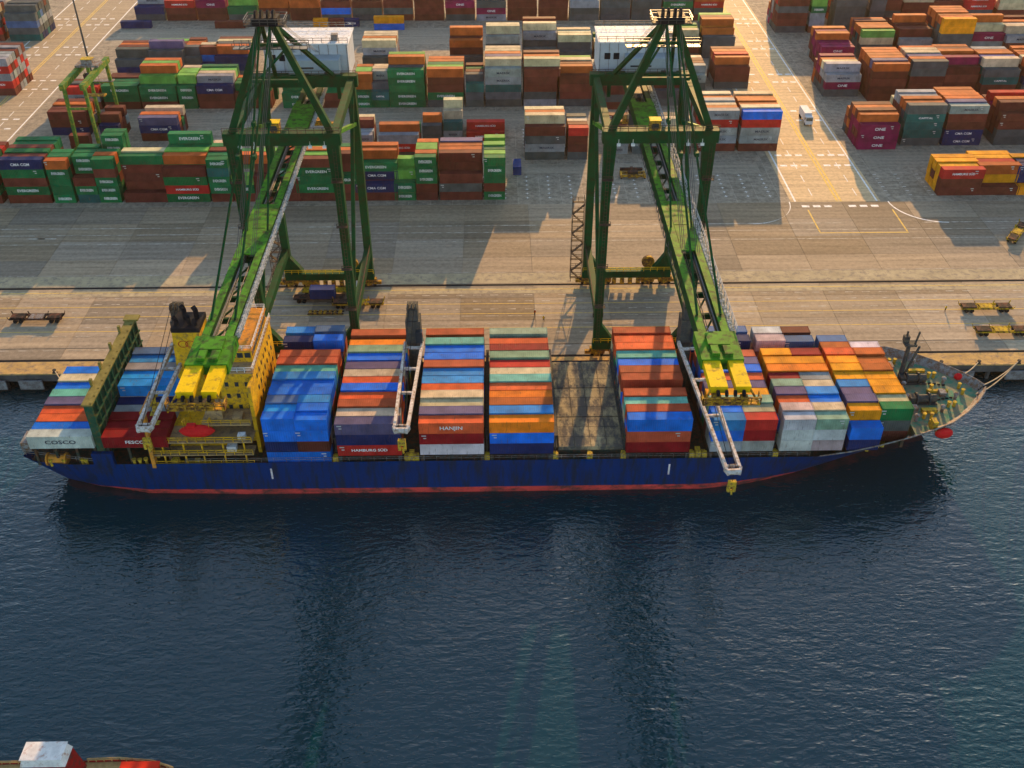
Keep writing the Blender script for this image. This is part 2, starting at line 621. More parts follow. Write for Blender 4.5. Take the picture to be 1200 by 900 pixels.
# ------------------------------------------------------------------ containers
COL = {'g': (0.004, 0.125, 0.042), 'G': (0.13, 0.33, 0.06), 'b': (0.13, 0.032, 0.022), 'o': (0.40, 0.095, 0.022), 'r': (0.42, 0.025, 0.02),  # G: green boxes with the sunlight on their tops put into the paint
       'n': (0.010, 0.022, 0.085), 'B': (0.006, 0.13, 0.55), 'L': (0.025, 0.20, 0.48), 'S': (0.06, 0.12, 0.24), 'C': (0.015, 0.27, 0.70),
       'm': (0.21, 0.010, 0.055), 'w': (0.25, 0.255, 0.25), 'y': (0.68, 0.26, 0.010), 't': (0.012, 0.09, 0.085), 'T': (0.13, 0.40, 0.31),
       'c': (0.50, 0.40, 0.24), 'p': (0.10, 0.082, 0.165), 'k': (0.075, 0.082, 0.08), 'a': (0.72, 0.19, 0.015), 'd': (0.22, 0.010, 0.014),  # p: faded navy with the warm sun on its top put into the paint
       'x': (0.38, 0.075, 0.032), 'e': (0.62, 0.10, 0.03), 'W': (0.50, 0.48, 0.46), 'q': (0.20, 0.30, 0.20), 'P': (0.42, 0.32, 0.29), 'h': (0.30, 0.28, 0.15)}
WORD = {'g': 'green', 'G': 'sunlit green', 'b': 'maroon', 'o': 'rust orange', 'r': 'red', 'n': 'navy', 'B': 'blue', 'L': 'light blue', 'S': 'slate blue',
        'C': 'sky blue', 'm': 'magenta', 'w': 'grey', 'y': 'amber', 't': 'dark teal', 'T': 'pale teal', 'c': 'cream', 'p': 'sunlit navy', 'k': 'dark grey',
        'a': 'orange', 'd': 'dark red', 'x': 'brick red', 'e': 'orange red', 'W': 'white', 'q': 'grey green', 'P': 'pinkish grey', 'h': 'olive'}
ORD = ['zeroth', 'first', 'second', 'third', 'fourth', 'fifth', 'sixth', 'seventh', 'eighth', 'ninth', 'tenth', 'eleventh', 'twelfth', 'thirteenth',
       'fourteenth', 'fifteenth', 'sixteenth', 'seventeenth', 'eighteenth', 'nineteenth', 'twentieth']
M_cont = container_mat("container_paint", False)
M_contattr = container_mat("container_paint_far", True)
M_steel = mat("galvanised_rod", (0.35, 0.35, 0.34), 0.5)
CW, CH = 2.438, 2.59


def container_mesh(ln):
    """Steel box: corner posts, rails, corrugated sides and roof; origin at the base centre."""
    b = MB()
    h, hw = ln / 2, CW / 2
    for sx in (-1, 1):
        for sy in (-1, 1):
            x0, x1 = sorted((sx * h, sx * (h - 0.16)))
            y0, y1 = sorted((sy * hw, sy * (hw - 0.16)))
            b.box(x0, x1, y0, y1, 0, CH)
    for sy in (-1, 1):
        y0, y1 = sorted((sy * hw, sy * (hw - 0.12)))
        b.box(-h + .16, h - .16, y0, y1, 0.0, 0.17)
        b.box(-h + .16, h - .16, y0, y1, CH - 0.12, CH - 0.02)
    for sx in (-1, 1):
        x0, x1 = sorted((sx * h, sx * (h - 0.12)))
        b.box(x0, x1, -hw + .16, hw - .16, 0.0, 0.17)
        b.box(x0, x1, -hw + .16, hw - .16, CH - 0.14, CH - 0.02)
    n = int((ln - 0.4) / 0.42)
    st = (ln - 0.36) / n
    prof = []
    for i in range(n):
        x = -h + 0.18 + i * st
        prof += [(x, 0), (x + st * .35, 0), (x + st * .5, 1), (x + st * .85, 1)]
    prof.append((h - 0.18, 0))
    for sy in (-1, 1):
        vs, fs = [], []
        for x, d in prof:
            yy = sy * (hw - 0.05 - 0.04 * d)
            vs += [(x, yy, 0.17), (x, yy, CH - 0.12)]
        for i in range(len(prof) - 1):
            k = 2 * i
            fs.append((k, k + 2, k + 3, k + 1) if sy < 0 else (k + 1, k + 3, k + 2, k))
        b.add(vs, fs)
    vs, fs = [], []
    for x, d in prof:
        zz = CH - 0.03 - 0.009 * d
        vs += [(x, -hw + .12, zz), (x, hw - .12, zz)]
    for i in range(len(prof) - 1):
        k = 2 * i
        fs.append((k, k + 2, k + 3, k + 1))
    b.add(vs, fs)
    # ribbed blank end (left) and recessed bottom
    for i in range(7):
        y0 = -hw + .16 + i * 0.303
        b.box(-h + 0.03, -h + 0.09, y0, y0 + .17, 0.17, CH - 0.14)
    b.box(-h + .06, h - .08, -hw + .13, hw - .13, 0.1, CH - 0.1)
    return b.mesh("shipping_container", M_cont)


def door_mesh():
    b = MB()
    b.box(0, 0.05, -0.51, 0.51, 0.17, CH - 0.14)
    for z in (0.55, 1.1, 1.65, 2.1):
        b.box(0.05, 0.075, -0.47, 0.47, z, z + 0.12)
    for y in (-0.25, 0.25):
        b.tube((0.09, y, 0.2), (0.09, y, CH - 0.16), 0.025, 6)
    return b.mesh("door", M_cont)


CME = {40: container_mesh(12.19), 20: container_mesh(6.06)}
DME = door_mesh()
LEN = {40: 12.19, 20: 6.06}
TEXTS = {}


def text_mesh(s, size, m, bold=1.0, sx=1.0):
    """Lettering as a flat mesh facing -Y, centred at the origin."""
    key = (s, size, m.name, sx)
    if key in TEXTS:
        return TEXTS[key]
    cu = bpy.data.curves.new("lettering", 'FONT')
    cu.body = s
    cu.size = size
    cu.align_x = 'CENTER'
    cu.align_y = 'CENTER'
    cu.resolution_u = 2
    cu.offset = 0.018 * bold
    ob = bpy.data.objects.new("lettering", cu)
    col.objects.link(ob)
    bpy.context.view_layer.update()
    me = bpy.data.meshes.new_from_object(ob.evaluated_get(bpy.context.evaluated_depsgraph_get()))
    bpy.data.objects.remove(ob)
    bpy.data.curves.remove(cu)
    for v in me.vertices:
        x, y, z = v.co
        v.co = (x * sx, 0.0, y)
    me.name = "lettering"
    me.materials.clear()
    me.materials.append(m)
    TEXTS[key] = me
    return me


M_ink = {'white': flat("lettering_white", (0.75, 0.75, 0.72)), 'black': flat("lettering_black", (0.02, 0.025, 0.05)), 'red': flat("lettering_red", (0.5, 0.03, 0.03)),
         'pale': flat("lettering_pale_blue", (0.35, 0.55, 0.62))}
PANEL = MB().add([(-.55, 0, 1.95), (.35, 0, 1.95), (.35, 0, 2.2), (-.55, 0, 2.2), (-.2, 0, 1.35), (.35, 0, 1.35), (.35, 0, 1.6), (-.2, 0, 1.6)], [(0, 1, 2, 3), (4, 5, 6, 7)]).mesh("data_panel", flat("panel_ink", (0.42, 0.42, 0.40)))
# text by paint colour: (string, ink, share of containers that carry it)
LETTER = {'g': ('EVERGREEN', 'white', 0.8, 1.25, 1.05), 'w': ('MAERSK', 'black', 0.75, 1.15, 1.25), 'm': ('ONE', 'white', 0.9, 1.35, 1.4), 'r': ('HAMBURG S\u00dcD', 'white', 0.8, 0.95, 1.15),
          'n': ('CMA CGM', 'white', 0.7, 1.15, 1.15), 't': ('CAPITAL', 'white', 0.5, 0.9, 1.5), 'W': ('ONE', 'red', 0.5, 1.2, 1.4)}
CONT = []          # every container of the scene before it is decided how it is built


def stack(block, key, x0, y0, z0, kind, row, colours, lab, front=None, text=None):
    """One stack, colours from the bottom up; front = height of the stack on its seaward side."""
    for t, c in enumerate(colours):
        top = t == len(colours) - 1
        face = front is None or t >= front
        CONT.append(dict(x=x0 + LEN[kind] / 2, y=y0 + CW / 2, z=z0 + t * 2.6, kind=kind, c=c, top=top, face=face, lab=lab, t=t, n=len(colours),
                         text=(text or {}).get(t), block=block))


def tier_word(t, n):
    return "top tier" if t == n - 1 else ("lowest tier" if t == 0 else ORD[t + 1] + " tier")


YARD = """
front|-153.3|265|40|bgbgg,bgbgo,bgbgg,bbbbr,bbbbb
front|-139.3|265|40|bgbgn,bgbgb,bggbg,gbbgb,bgbbg,gbgbg
front|-126.4|265|20|ggggo,ggbbg,gggbg
front|-119.6|265|20|tgb,tgbgg,bgbgg,ggbgg
front|-113.4|265|20|gggbg,ggbgo,gbbgg,gg,gggggg,gggggg
front|-106.3|265|40|b,bbbbg,bgbbc,bb,bb
front|-94.2|265|40|grgb,bgbgo,bbgbG,gbbgg,gbgbgg
front|-81.5|265|20|bggtg,bgggg,ggggb,ggggg,bgbgc
front|-75.1|265|20|bgG,bgc,bbG,bgbo,bgbg
front|-68.8|265|20|bbb,bbbbo,bbgbG,bbb
front|-62.4|265|20|bbbgb,bbbgo,bgbgo,bbbbo
front|-57|265|40|bgggb,bgbbG,bgbgo,bgbbG
front|-45.1|265|20|bbg,bbgbb,bggbo,bbggg
front|-40.4|265|40|bn,bbng,bgbbo,bgbbo
front|-29.2|265|20|gg,ggG,ggbG,gbk,gbk
front|-22.9|265|20|bbggg,bgggo,bggbG,gbbgG,bgbgo
front|-16.2|265|40|bkb,bgbbb,bbgbo,bbbbo,bbgbp
front|-3.5|265|20|gbggg,gggbG,ggggg,gggbG,ggg,ggggG
second|-143.7|313.4|40|nbb,bbb,bbo
second|-126|307.7|20|nn,bbb,bb
second|-133.3|300.5|20|bb
second|-113.5|308.2|40|bnp,bbo
second|-43.7|292.8|20|bkw,bkw,bbbb,bbbc
second|-35.8|292.6|40|krw,bbbo,bb
second|-23.3|306|20|kk,kko,bb
second|-16.8|308.6|20|wt,wwc,wwcc
second|-9.4|306.4|40|r,rr
second|9|291.9|40|kwkb,bkkkc,kkkco,bbccc,kccc
second|22.1|291.7|20|kbbr,bbkb,bbbc,bbbk
second|35.2|295.9|20|ww,wwb,bbbb
second|42.5|295.8|20|kw,kwp,wwpr
second|48.6|295.6|40|bww,wwwc,bbbk
second|62.9|297.3|40|bwwrw,bwwro,bwwbc,bwwbw,bbwwo,bwbbc
second|76.1|297.1|40|bwwrB,bwwrc,bwwbo,bwwbo,bbwwo,bbwbc
third|-146.5|335|40|bwr,bbk,bbb
third|-133.2|335|40|bgg,ggg,bgg
third|-120.5|335|40|bgg,bggG,ggggo,gggbG
third|-107.7|335|20|ggg,ggbG,bggG
third|-101.2|335|40|bbn,bbnw,bbbc,bgbG
third|-88.6|335|40|bb,bbg,bbg
third|-72.6|335|40|gg,gggg,bbgg
third|-60.9|335|40|bbgg,bbgg
third|-48|335|20|gg,bboo,bgyG,bgyG
third|-42.3|335|20|gt,kkk,kkww,kkwc,kkcc
third|-36.2|335|40|ggggg,ggbgk,ggbgbo,ggbggG
third|-23|335|40|kgbbo,kgbbG,kgbbg,bbbbo,bbbbo
third|-10.1|335|20|kkt,kkkk,bbbb
third|-3.4|335|40|kktww,kkkwwc,kkwkwp,kkwwwo,kkwkwc,kkkkwc
third|9.7|335|40|wkbbb,wkbbkc,kkkkko
third|20.8|335|40|kbbb,kbbro,kbbbb
third|37.4|332|40|bkb,bkbc,bbkc
third|52.9|335|40|kk,kkbb,kbkw
third|68.5|349.6|20|kw,kkw
third|77.8|350.3|40|kbb,wbbo,wbbr,wbbo
fourth|-136.2|361.4|40|knk,knkk,kkbb,kkbo
fourth|-124.3|362.9|40|kbkk,kbkkp,kbkk
fourth|-112.3|363.6|20|kbk,kbkk,kbbo
fourth|-106.8|363.5|20|Bn,kkBb,kbbc
fourth|-101.5|364.3|40|knn,knbo,kbbk
fourth|-47.8|362.5|40|kkk,kkwwc,kkwwo,kkwwc,kbbbc
fourth|-16.7|370|40|kk,kkbo,kkbb,kkkbo
fourth|-3.2|366.1|40|krk,kkrkw,kkrkoc,kkrkcc
fourth|10.4|370|40|kkk,kkkkw,kkkkbc
fourth|23|367.4|40|kbk,kbkkc,kbbkc,kbbbc
fourth|36.5|367.2|40|kbk,kkkc
fourth|50.8|370|40|kkb,kkbc
fourth|64.9|380.4|40|kbk,kkbc
fourth|78.6|382.1|40|kkk,kkko,kkkyo
rfront|128|265.5|40|bbr,yyy,yby,yyy
rfront|139.5|265.5|40|b,byo,byr,byy,bby
rfront|151|265.5|40|y,bnn,byn,byy
rsecond|113.9|297.8|40|mmm,mbmo,mbmb,mmmo
rsecond|128.5|300.5|40|ktttk,kttko,kttbo,kkbbw,kkbbw
rsecond|141.7|300.5|40|nnbbw,knbbp,kkbbo,kkbbo
rsecond|158.2|300.5|40|kkbb,kbbbb,kbbbo,kbbm,kbbrr
rfront|165.9|265.5|40|nb,byo,byy
rsecond|171.5|300.5|40|kkkb,kbbbb,kbbbo
rthird|114.9|342.3|40|kmw,kkww,kbwc,kbmo,kbmm
rthird|129.2|338.1|40|bbbbo,bbbbp,bbbbo,bbbbo,bbbbo,bbboo
rthird|143.2|340.3|40|bbbkk,bbbko,bbbkp,bbkkc,bbkkc,bbkko
rthird|155.4|341.6|40|nbbb,nbbbm,nbbb,nbbbo,nbbbb
rthird|168.3|339|40|bbtk,bbbtc,bbtbp,bbbbo,bbbbo
rthird|182.3|338.8|40|kknbo,bkbbo,bbbbc,bbbbo
rfourth|120.4|370|40|bbm,bbm,bmm,bmmo,bbmm
rfourth|138.5|381.1|40|kkcG,kkbo,kkto,kkbo
rfourth|152.6|379|40|kbw,kbbb,kbkb,kbbb,kbkbo
rfourth|166.3|376.9|40|kbkkyy,kbkkko,kbkkbo,kbkkoo,kbkkbo
rfourth|182.2|384.1|40|kwm,kbbc,kbbbo,kbbo
rfourth|194.2|382|40|bbw,bbwc,bbcc,bbbo
rfifth|113.6|411.7|40|kbbkb,kbbkr,kbbbo
rfifth|126.8|411.4|20|bwwgG,bwwgk
rfifth|136.6|411.3|40|kkkkky,kkkkko,kkkkbo
rfifth|151.2|413.2|20|kkkkk,kkkwc
rfifth|157.8|414.1|20|kbkbb,kbbb
rfifth|165.4|416.2|40|kbbbc,kbbbb,kbbbb
rfifth|177.6|416|40|kbkb,kbbbb
rfifth|189.5|414.7|40|nkkrr,nkkrr,nkbrr
rfifth|203.6|414.5|40|nbbcc,nbbc,nbbb
lside|-180.6|348.1|40|brwrw,brwbw,wbwrw,wbwwb,brwrw,bwrwb
lside|-192.3|406.4|40|tkSk,nkwtk,nkwSk,tkwkk,nkwkb,nkwkk
lside|-206.9|406.6|40|brkw,bwrkc,brwkb,bbrkw
fifth|-149.5|431.5|40|kn,bn,kbw
fifth|-136.6|431.3|40|bbr,bbr
fifth|-123.7|431.1|40|bbm,bbmm
fifth|-110.8|430.8|40|kg,bgG
fifth|-97.8|430.6|40|kboo,bbbb
fifth|-84.9|430.4|40|bbo,bbbo
fifth|-72|430.2|40|kBb,bbbk
fifth|-59.1|430|40|kkb,bbbb
fifth|-46.2|429.8|40|bkbb,bbbb
fifth|-33.3|429.5|40|bbbb,kbbb
fifth|-20.4|429.3|40|kbm,bbbb
fifth|-7.5|429.1|40|wmk,kmmw
fifth|5.4|428.9|40|bbbb,kbbb
fifth|18.3|428.7|40|bbbb,bbbk
fifth|31.2|428.4|40|kkw,kkww
fifth|44.1|428.2|40|kkkk,kkkk
fifth|57|428|40|kkkk,bbkk
fifth|69.9|427.8|40|kkgk,bbbb
fifth|82.8|427.6|40|bkro,bbbo
single|-153.1|421.6|40|n
single|-114.5|420.9|40|b
single|-49.2|417.6|40|By
single|-74.6|422.4|20|y
single|-68.1|422.3|20|b
single|-61.8|422.2|20|n
"""
BLK = {'front': 'front yard block', 'second': 'second yard block', 'third': 'third yard block', 'fourth': 'fourth yard block', 'fifth': 'fifth yard block', 'single': 'far open yard',
       'rfront': 'near right block', 'rsecond': 'second right block', 'rthird': 'third right block', 'rfourth': 'fourth right block', 'rfifth': 'fifth right block', 'lside': 'left roadside block'}
cnt = {}
PAD = random.Random(5)
DEEP = {'rsecond': 6, 'rthird': 6, 'rfourth': 6, 'rfifth': 6, 'third': 5, 'fourth': 5, 'second': 4}
for ln in YARD.strip().split('\n'):
    b, x0, y0, kd, rows = ln.split('|')
    cnt[b] = cnt.get(b, 0) + 1
    rows = rows.split(',')
    want = DEEP.get(b, 0)
    while 1 < len(rows) < want:               # blocks are five or six lines deep
        q_ = len(PAD.choice(rows[1:])) + PAD.choice((-1, 0, 0))
        rows.append([PAD.choice(list('bbkowm') if b[0] == 'r' else list('bbkgbw')) for _ in range(max(0, q_ - 1))] + [PAD.choice(list('bocwbo') if b[0] == 'r' else list('boGgcb'))])
    for r, cs in enumerate(rows):
        lab = "%s stack from left, %s line from quay, %s" % (ORD[cnt[b]] if cnt[b] < 21 else 'last', ORD[r + 1], BLK[b])
        stack(b, cnt[b], float(x0), float(y0) + r * 2.78, -0.1, int(kd), r, cs, lab, front=len(rows[r - 1]) if r else None)

ROWY = [177.4, 174.0, 171.5, 168.95, 166.0, 163.45, 160.92, 158.4, 155.87, 153.35, 150.82, 148.3]
# bay: name, X of aft end, base z, stowage from the far (quay) side to the sea; "-" empty; two 20 ft stacks are split with "/"
INT = 'bnxgwcBe'
BAYS = [
    ("bay at the stern", -88.9, 7.9, ['', '', '', 'B', 'c', 'B', 'T', 'p', 'e', 'e', 'B', 'W']),
    ("bay behind the funnel", -74.9, 7.9, ['', '', '?S', '?L', '?w', '?C', '?C', 'n', 'w', 'd', 'd', 'd']),
    ("bay beside yellow tower", -44.4, 3.8, ['???L/???S', '???n/???B', '??b/??n', '???x', '???x', '???T', '???L', '???B', '???B', '???S/???L', '???C/???B', 'BnBB/BbBB']),
    ("bay behind the midship jib", -30.85, 5.3, ['??x', '??a', '??q', '??B', '??p', '??c', '??e', '??B', '??e', '??x', '??c', 'rnp']),
    ("bay ahead of midship jib", -15.1, 5.3, ['??x', '??T', '??B', '??B', '??x', '??L', '??L', '??e', '??c', '??c', '??p', 'Wde']),
    ("bay aft of bare hatch", -1.75, 5.3, ['??q', '??e', '??d', '??q', '??r', '??c', '??T', '??e', '??a', '??o', '??L', 'nBa']),
    ("bay forward of bare hatch", 24.35, 5.3, ['??x', '??e', '??e', '??T', '??B', '??x', '??x', '?B', '??x', '??T', '??x', 'dxB']),
    ("bay under forward jib", 40.5, 5.3, ['??S', '??n', '?b', '??x', '??p', '??B', '??e', '??p', '??y', '??q', '?wB/?wh', 'wBL/wdr']),
    ("bay with white containers", 53.95, 5.3, ['??W/??b', '??P/??S', '?b/?n', '??y/??d', '??y', '??a', '??d/??w', '??q/??c', '??p/??L', '??e/??B', '??P/??c', 'WWW/PWq']),
    ("last bay before bow", 67.0, 5.3, ['', '??S/', '??o/??W', '??e/??o', '??y/??o', '??y/??o', '??y/??y', '??L/??y', '??p/??y', '??p/??c', 'bny/bkg', 'nB/']),
]
STEXT = {("bay at the stern", 11, 0): ('COSCO', 'black', 1.3, 1.5), ("bay behind the midship jib", 11, 0): ('HAMBURG S\u00dcD', 'white', 1.0, 1.15),
         ("bay ahead of midship jib", 11, 2): ('HANJIN', 'white', 1.35, 1.1), ("bay behind the funnel", 11, 0): ('FESCO', 'white', 1.2, 1.2)}
for nm, x0, z0, rows in BAYS:
    for r, cs in enumerate(rows):
        if not cs:
            continue
        halves = cs.split('/')
        for hi, h in enumerate(halves):
            h = ''.join(RND.choice(INT) if k == '?' else k for k in h)
            nb = 0
            if r < 11:
                q_ = rows[r + 1].split('/')
                nb = len(q_[min(hi, len(q_) - 1)])
            kind = 20 if len(halves) == 2 else 40
            lab = "%s row from sea, %s%s" % (ORD[12 - r], (("aft half, ", "forward half, ")[hi] if kind == 20 else ''), nm)
            stack("ship", nm, x0 + (6.13 * hi), ROWY[r] - CW / 2, z0, kind, r, h, lab, front=nb,
                  text={t: STEXT[(nm, r, t)] for t in range(4) if (nm, r, t) in STEXT})

# which 300 stand out as individuals: those with an open top or seaward face, nearest the ship and the quay first
camp = Vector((0, 0, 133))
vis = []
for c in CONT:
    if not (c['top'] or c['face']) or abs(c['x']) > 0.53 * (0.8 * c['y'] + 100) + 8:
        continue
    d = (Vector((c['x'], c['y'], c['z'])) - camp).length
    a = LEN[c['kind']] * ((2.4 * 0.55 if c['top'] else 0) + (2.6 * 0.85 if c['face'] else 0)) / d ** 2
    vis.append((a, d, id(c), c))
vis = [v for v in vis if v[3]['block'] in ('ship', 'front', 'second', 'rfront', 'rsecond')]
vis.sort(key=lambda v: -v[0])
ship_ = [v for v in vis if v[3]['block'] == 'ship']
rest_ = [v for v in vis if v[3]['block'] != 'ship']
CHOSEN = [v[3] for v in (ship_ + rest_)[:300]]
chosen_ids = {id(c) for c in CHOSEN}


def shade(c):
    j = RND.uniform(0.82, 1.18)
    return tuple(max(0.002, k * j * RND.uniform(0.93, 1.07)) for k in COL[c])


for c in CHOSEN:
    o = bpy.data.objects.new("shipping_container", CME[c['kind']])
    col.objects.link(o)
    dx = RND.uniform(-.05, .05) if c['block'] == 'ship' else RND.uniform(-.12, .12)
    o.location = (c['x'] + dx, c['y'] + RND.uniform(-.03, .03), c['z'])
    cc = (*shade(c['c']), 1)
    o.color = cc
    o.scale = (1, .965 if c['block'] == 'ship' else 1, 1.12 if c['top'] and RND.random() < 0.42 else 1)     # some top boxes are high-cubes
    size = "short " if (c['kind'] == 20 and c['block'] == 'ship') else ""
    tag(o, "%s %scontainer, %s, %s" % (WORD[c['c']], size, tier_word(c['t'], c['n']), c['lab']), "shipping container",
        "containers on the ship" if c['block'] == 'ship' else "containers stacked in the yard")
    for sy in (-1, 1):
        d = bpy.data.objects.new("door", DME)
        col.objects.link(d)
        d.parent = o
        d.location = (LEN[c['kind']] / 2 - 0.07, sy * 0.52, 0)
        d.color = cc
    if c['face'] and RND.random() < 0.4:      # small data panel in the corner of the side
        d = bpy.data.objects.new("data_panel", PANEL)
        col.objects.link(d)
        d.parent = o
        d.location = ((-1 if RND.random() < .5 else .72) * LEN[c['kind']] * .42, -CW / 2 - .012, 0)
    tx = c['text']
    if not tx and c['face'] and c['c'] in LETTER and c['block'] != 'ship':
        s, ink, share, size_, sx = LETTER[c['c']]
        if RND.random() < share:
            tx = (s, ink, size_, sx)
    if tx:
        k = 0.62 if c['kind'] == 20 else 1.0
        tme = text_mesh(tx[0], tx[2], M_ink[tx[1]], 1.0, tx[3] * k)
        d = bpy.data.objects.new("lettering", tme)
        col.objects.link(d)
        d.parent = o
        d.scale = (0.86, 1, 0.86)
        d.location = (0.6 if tx[0] == 'MAERSK' else 0, -CW / 2 - 0.012, CH / 2)

# the rest in one mesh
bv, bf, bc = [], [], []


def simple_box(cx, cy, z, ln, colr, tall=0.0):
    h, hw = ln / 2, CW / 2
    n = len(bv)
    zs = (z, z + CH + tall)
    bv.extend([(cx - h, cy - hw, zs[0]), (cx + h, cy - hw, zs[0]), (cx + h, cy + hw, zs[0]), (cx - h, cy + hw, zs[0]),
               (cx - h, cy - hw, zs[1]), (cx + h, cy - hw, zs[1]), (cx + h, cy + hw, zs[1]), (cx - h, cy + hw, zs[1])])
    i = 0.16
    bv.extend([(cx - h + i, cy - hw + .06, z + .18), (cx + h - i, cy - hw + .06, z + .18), (cx + h - i, cy - hw + .06, z + CH - .14), (cx - h + i, cy - hw + .06, z + CH - .14)])
    fs = [(4, 5, 6, 7), (1, 2, 6, 5), (2, 3, 7, 6), (3, 0, 4, 7), (8, 9, 10, 11), (0, 1, 9, 8), (1, 5, 10, 9), (5, 4, 11, 10), (4, 0, 8, 11)]
    for q_ in fs:
        bf.append(tuple(k + n for k in q_))
        bc.append(colr)


def simple_text(cx, y, z, s, size, ink, sx):
    me = text_mesh(s, size * 0.86, M_ink[ink], 1.0, sx)
    n = len(bv)
    bv.extend([(v.co.x + cx, y, v.co.z + z) for v in me.vertices])
    cc = tuple(M_ink[ink].node_tree.nodes["Principled BSDF"].inputs['Base Color'].default_value)[:3]
    for p in me.polygons:
        bf.append(tuple(k + n for k in p.vertices))
        bc.append(cc)


for c in CONT:
    if id(c) in chosen_ids:
        continue
    simple_box(c['x'] + RND.uniform(-.1, .1), c['y'], c['z'], LEN[c['kind']], shade(c['c']), 0.3 if c['top'] and RND.random() < 0.42 else 0.0)
    if c['face'] and c['c'] in LETTER and c['block'] != 'ship':
        s, ink, share, size_, sx = LETTER[c['c']]
        if RND.random() < share:
            simple_text(c['x'], c['y'] - CW / 2 - 0.03, c['z'] + CH / 2, s, size_, ink, sx * (0.62 if c['kind'] == 20 else 1))
me = bpy.data.meshes.new("stacked_containers")
me.from_pydata(bv, [], bf)
me.materials.append(M_contattr)
at = me.attributes.new("paint", 'FLOAT_COLOR', 'CORNER')
vals = []
for p, c in zip(me.polygons, bc):
    vals += [c[0], c[1], c[2], 1.0] * p.loop_total
at.data.foreach_set("color", vals)
o = link("stacked_containers", me)
tag(o, "mass of further containers stacked deep in the yard and ship", "shipping containers", None, 'stuff')


# ------------------------------------------------------------------ the container ship
M_blue = mat("hull_blue", (0.001, 0.026, 0.125), 0.45, 0.2, 0.12, c2=(0.012, 0.022, 0.045), c2amt=0.45, c2scale=0.5, stretch=(1.6, 1, 0.25))
M_boot = mat("boot_topping_red", (0.58, 0.06, 0.05), 0.6, 0.3, 0.3, c2=(0.10, 0.04, 0.035), c2amt=0.5, c2scale=0.5, stretch=(0.5, 1, 1))
M_deck = mat("main_deck_paint", (0.030, 0.045, 0.035), 0.75, 0.3, 0.5, c2=(0.10, 0.05, 0.03), c2amt=0.5, c2scale=0.9)
M_fdeck = mat("forecastle_green", (0.05, 0.19, 0.12), 0.7, 0.3, 0.5, c2=(0.22, 0.20, 0.12), c2amt=0.6, c2scale=0.6)
M_hatch = mat("hatch_cover_worn", (0.37, 0.30, 0.165), 0.85, 0.35, 0.25, c2=(0.11, 0.10, 0.085), c2amt=0.65, c2scale=0.35, stretch=(1.4, 0.6, 1))
M_syel = mat("accommodation_yellow", (0.66, 0.36, 0.015), 0.55, 0.22, 0.5, c2=(0.30, 0.17, 0.04), c2amt=0.35, c2scale=1.2)
M_stan = mat("accommodation_deck_tan", (0.42, 0.27, 0.12), 0.8, 0.25, 0.5, c2=(0.22, 0.15, 0.09), c2amt=0.5, c2scale=1.0)
M_oran = mat("wing_post_orange", (0.60, 0.24, 0.03), 0.6, 0.2, 0.6, c2=(0.3, 0.15, 0.05), c2amt=0.4, c2scale=1.2)
M_black = mat("funnel_black", (0.014, 0.014, 0.017), 0.6, 0.3, 1.0)
M_bulk = mat("bulkhead_green", (0.018, 0.075, 0.045), 0.65, 0.35, 0.5, c2=(0.10, 0.085, 0.03), c2amt=0.35, c2scale=0.8)
M_jib = mat("jib_off_white", (0.55, 0.50, 0.45), 0.55, 0.2, 0.6, c2=(0.30, 0.20, 0.12), c2amt=0.45, c2scale=1.4)
M_mast = mat("deck_crane_dark", (0.05, 0.055, 0.055), 0.6, 0.3, 0.8, c2=(0.10, 0.085, 0.06), c2amt=0.4, c2scale=1.3)
M_redp = mat("lifeboat_red", (0.60, 0.02, 0.02), 0.4, 0.15, 0.8)
M_yelp = mat("deck_fitting_yellow", (0.60, 0.40, 0.03), 0.6, 0.25, 1.0, c2=(0.2, 0.12, 0.04), c2amt=0.5, c2scale=2.0)
M_grey = mat("deck_fitting_grey", (0.22, 0.22, 0.21), 0.65, 0.3, 1.0, c2=(0.16, 0.09, 0.05), c2amt=0.5, c2scale=1.5)
M_glass = flat("window_glass", (0.02, 0.03, 0.04), 0.1)
M_whitep = mat("white_paint", (0.72, 0.70, 0.66), 0.55, 0.12, 0.6, c2=(0.4, 0.3, 0.2), c2amt=0.25, c2scale=1.6)

ship = thing("container_ship", "long blue container ship with red waterline moored along the quay", "container ship", (0, 162.9, 0))
YC = 162.9
# stations: waterline x, waterline half breadth, deck x, deck half breadth
STA = [(-86.5, 7.0, -92.0, 13.6), (-84, 9.5, -89.0, 15.2), (-78.5, 12.3, -82, 16.2), (-69, 15.4, -70, 16.3), (-50, 16.2, -50, 16.3), (0, 16.25, 0, 16.3), (40, 16.1, 40, 16.3),
       (47, 15.2, 48, 16.3), (53, 13.6, 55, 16.3), (59, 11.6, 62, 16.3), (65, 9.2, 68, 16.25), (70, 7.3, 73, 16.1), (75, 5.4, 78.5, 15.6), (80, 3.6, 83.5, 14.2), (84, 2.2, 88.5, 11.8),
       (86.6, 1.3, 92.6, 8.6), (88.2, 0.6, 96.2, 5.0), (89, 0.15, 98.4, 2.2), (89.3, 0.02, 99.3, 0.4)]


def ztop(x):
    if x < 64:
        return 4.2 if x > -72 or x < -76 else 4.2
    return 4.2 + 4.3 * min(1, (x - 64) / 17.0)


def hull_pt(i, t, side):
    """t: 0 at z = -6, 1 at the sheer."""
    xw, bw, xt, bt = STA[i]
    zt = ztop(xt)
    z = -6 + t * (zt + 6)
    u = max(0, (z + 4) / (zt + 4))
    e = u ** (0.3 if xt < -60 else 0.55 if xt < 45 else 0.7 + 0.7 * max(0, min(1, (xt - 62) / 30)))
    return (xw + (xt - xw) * u ** 1.2, side * (bw + (bt - bw) * e), z)


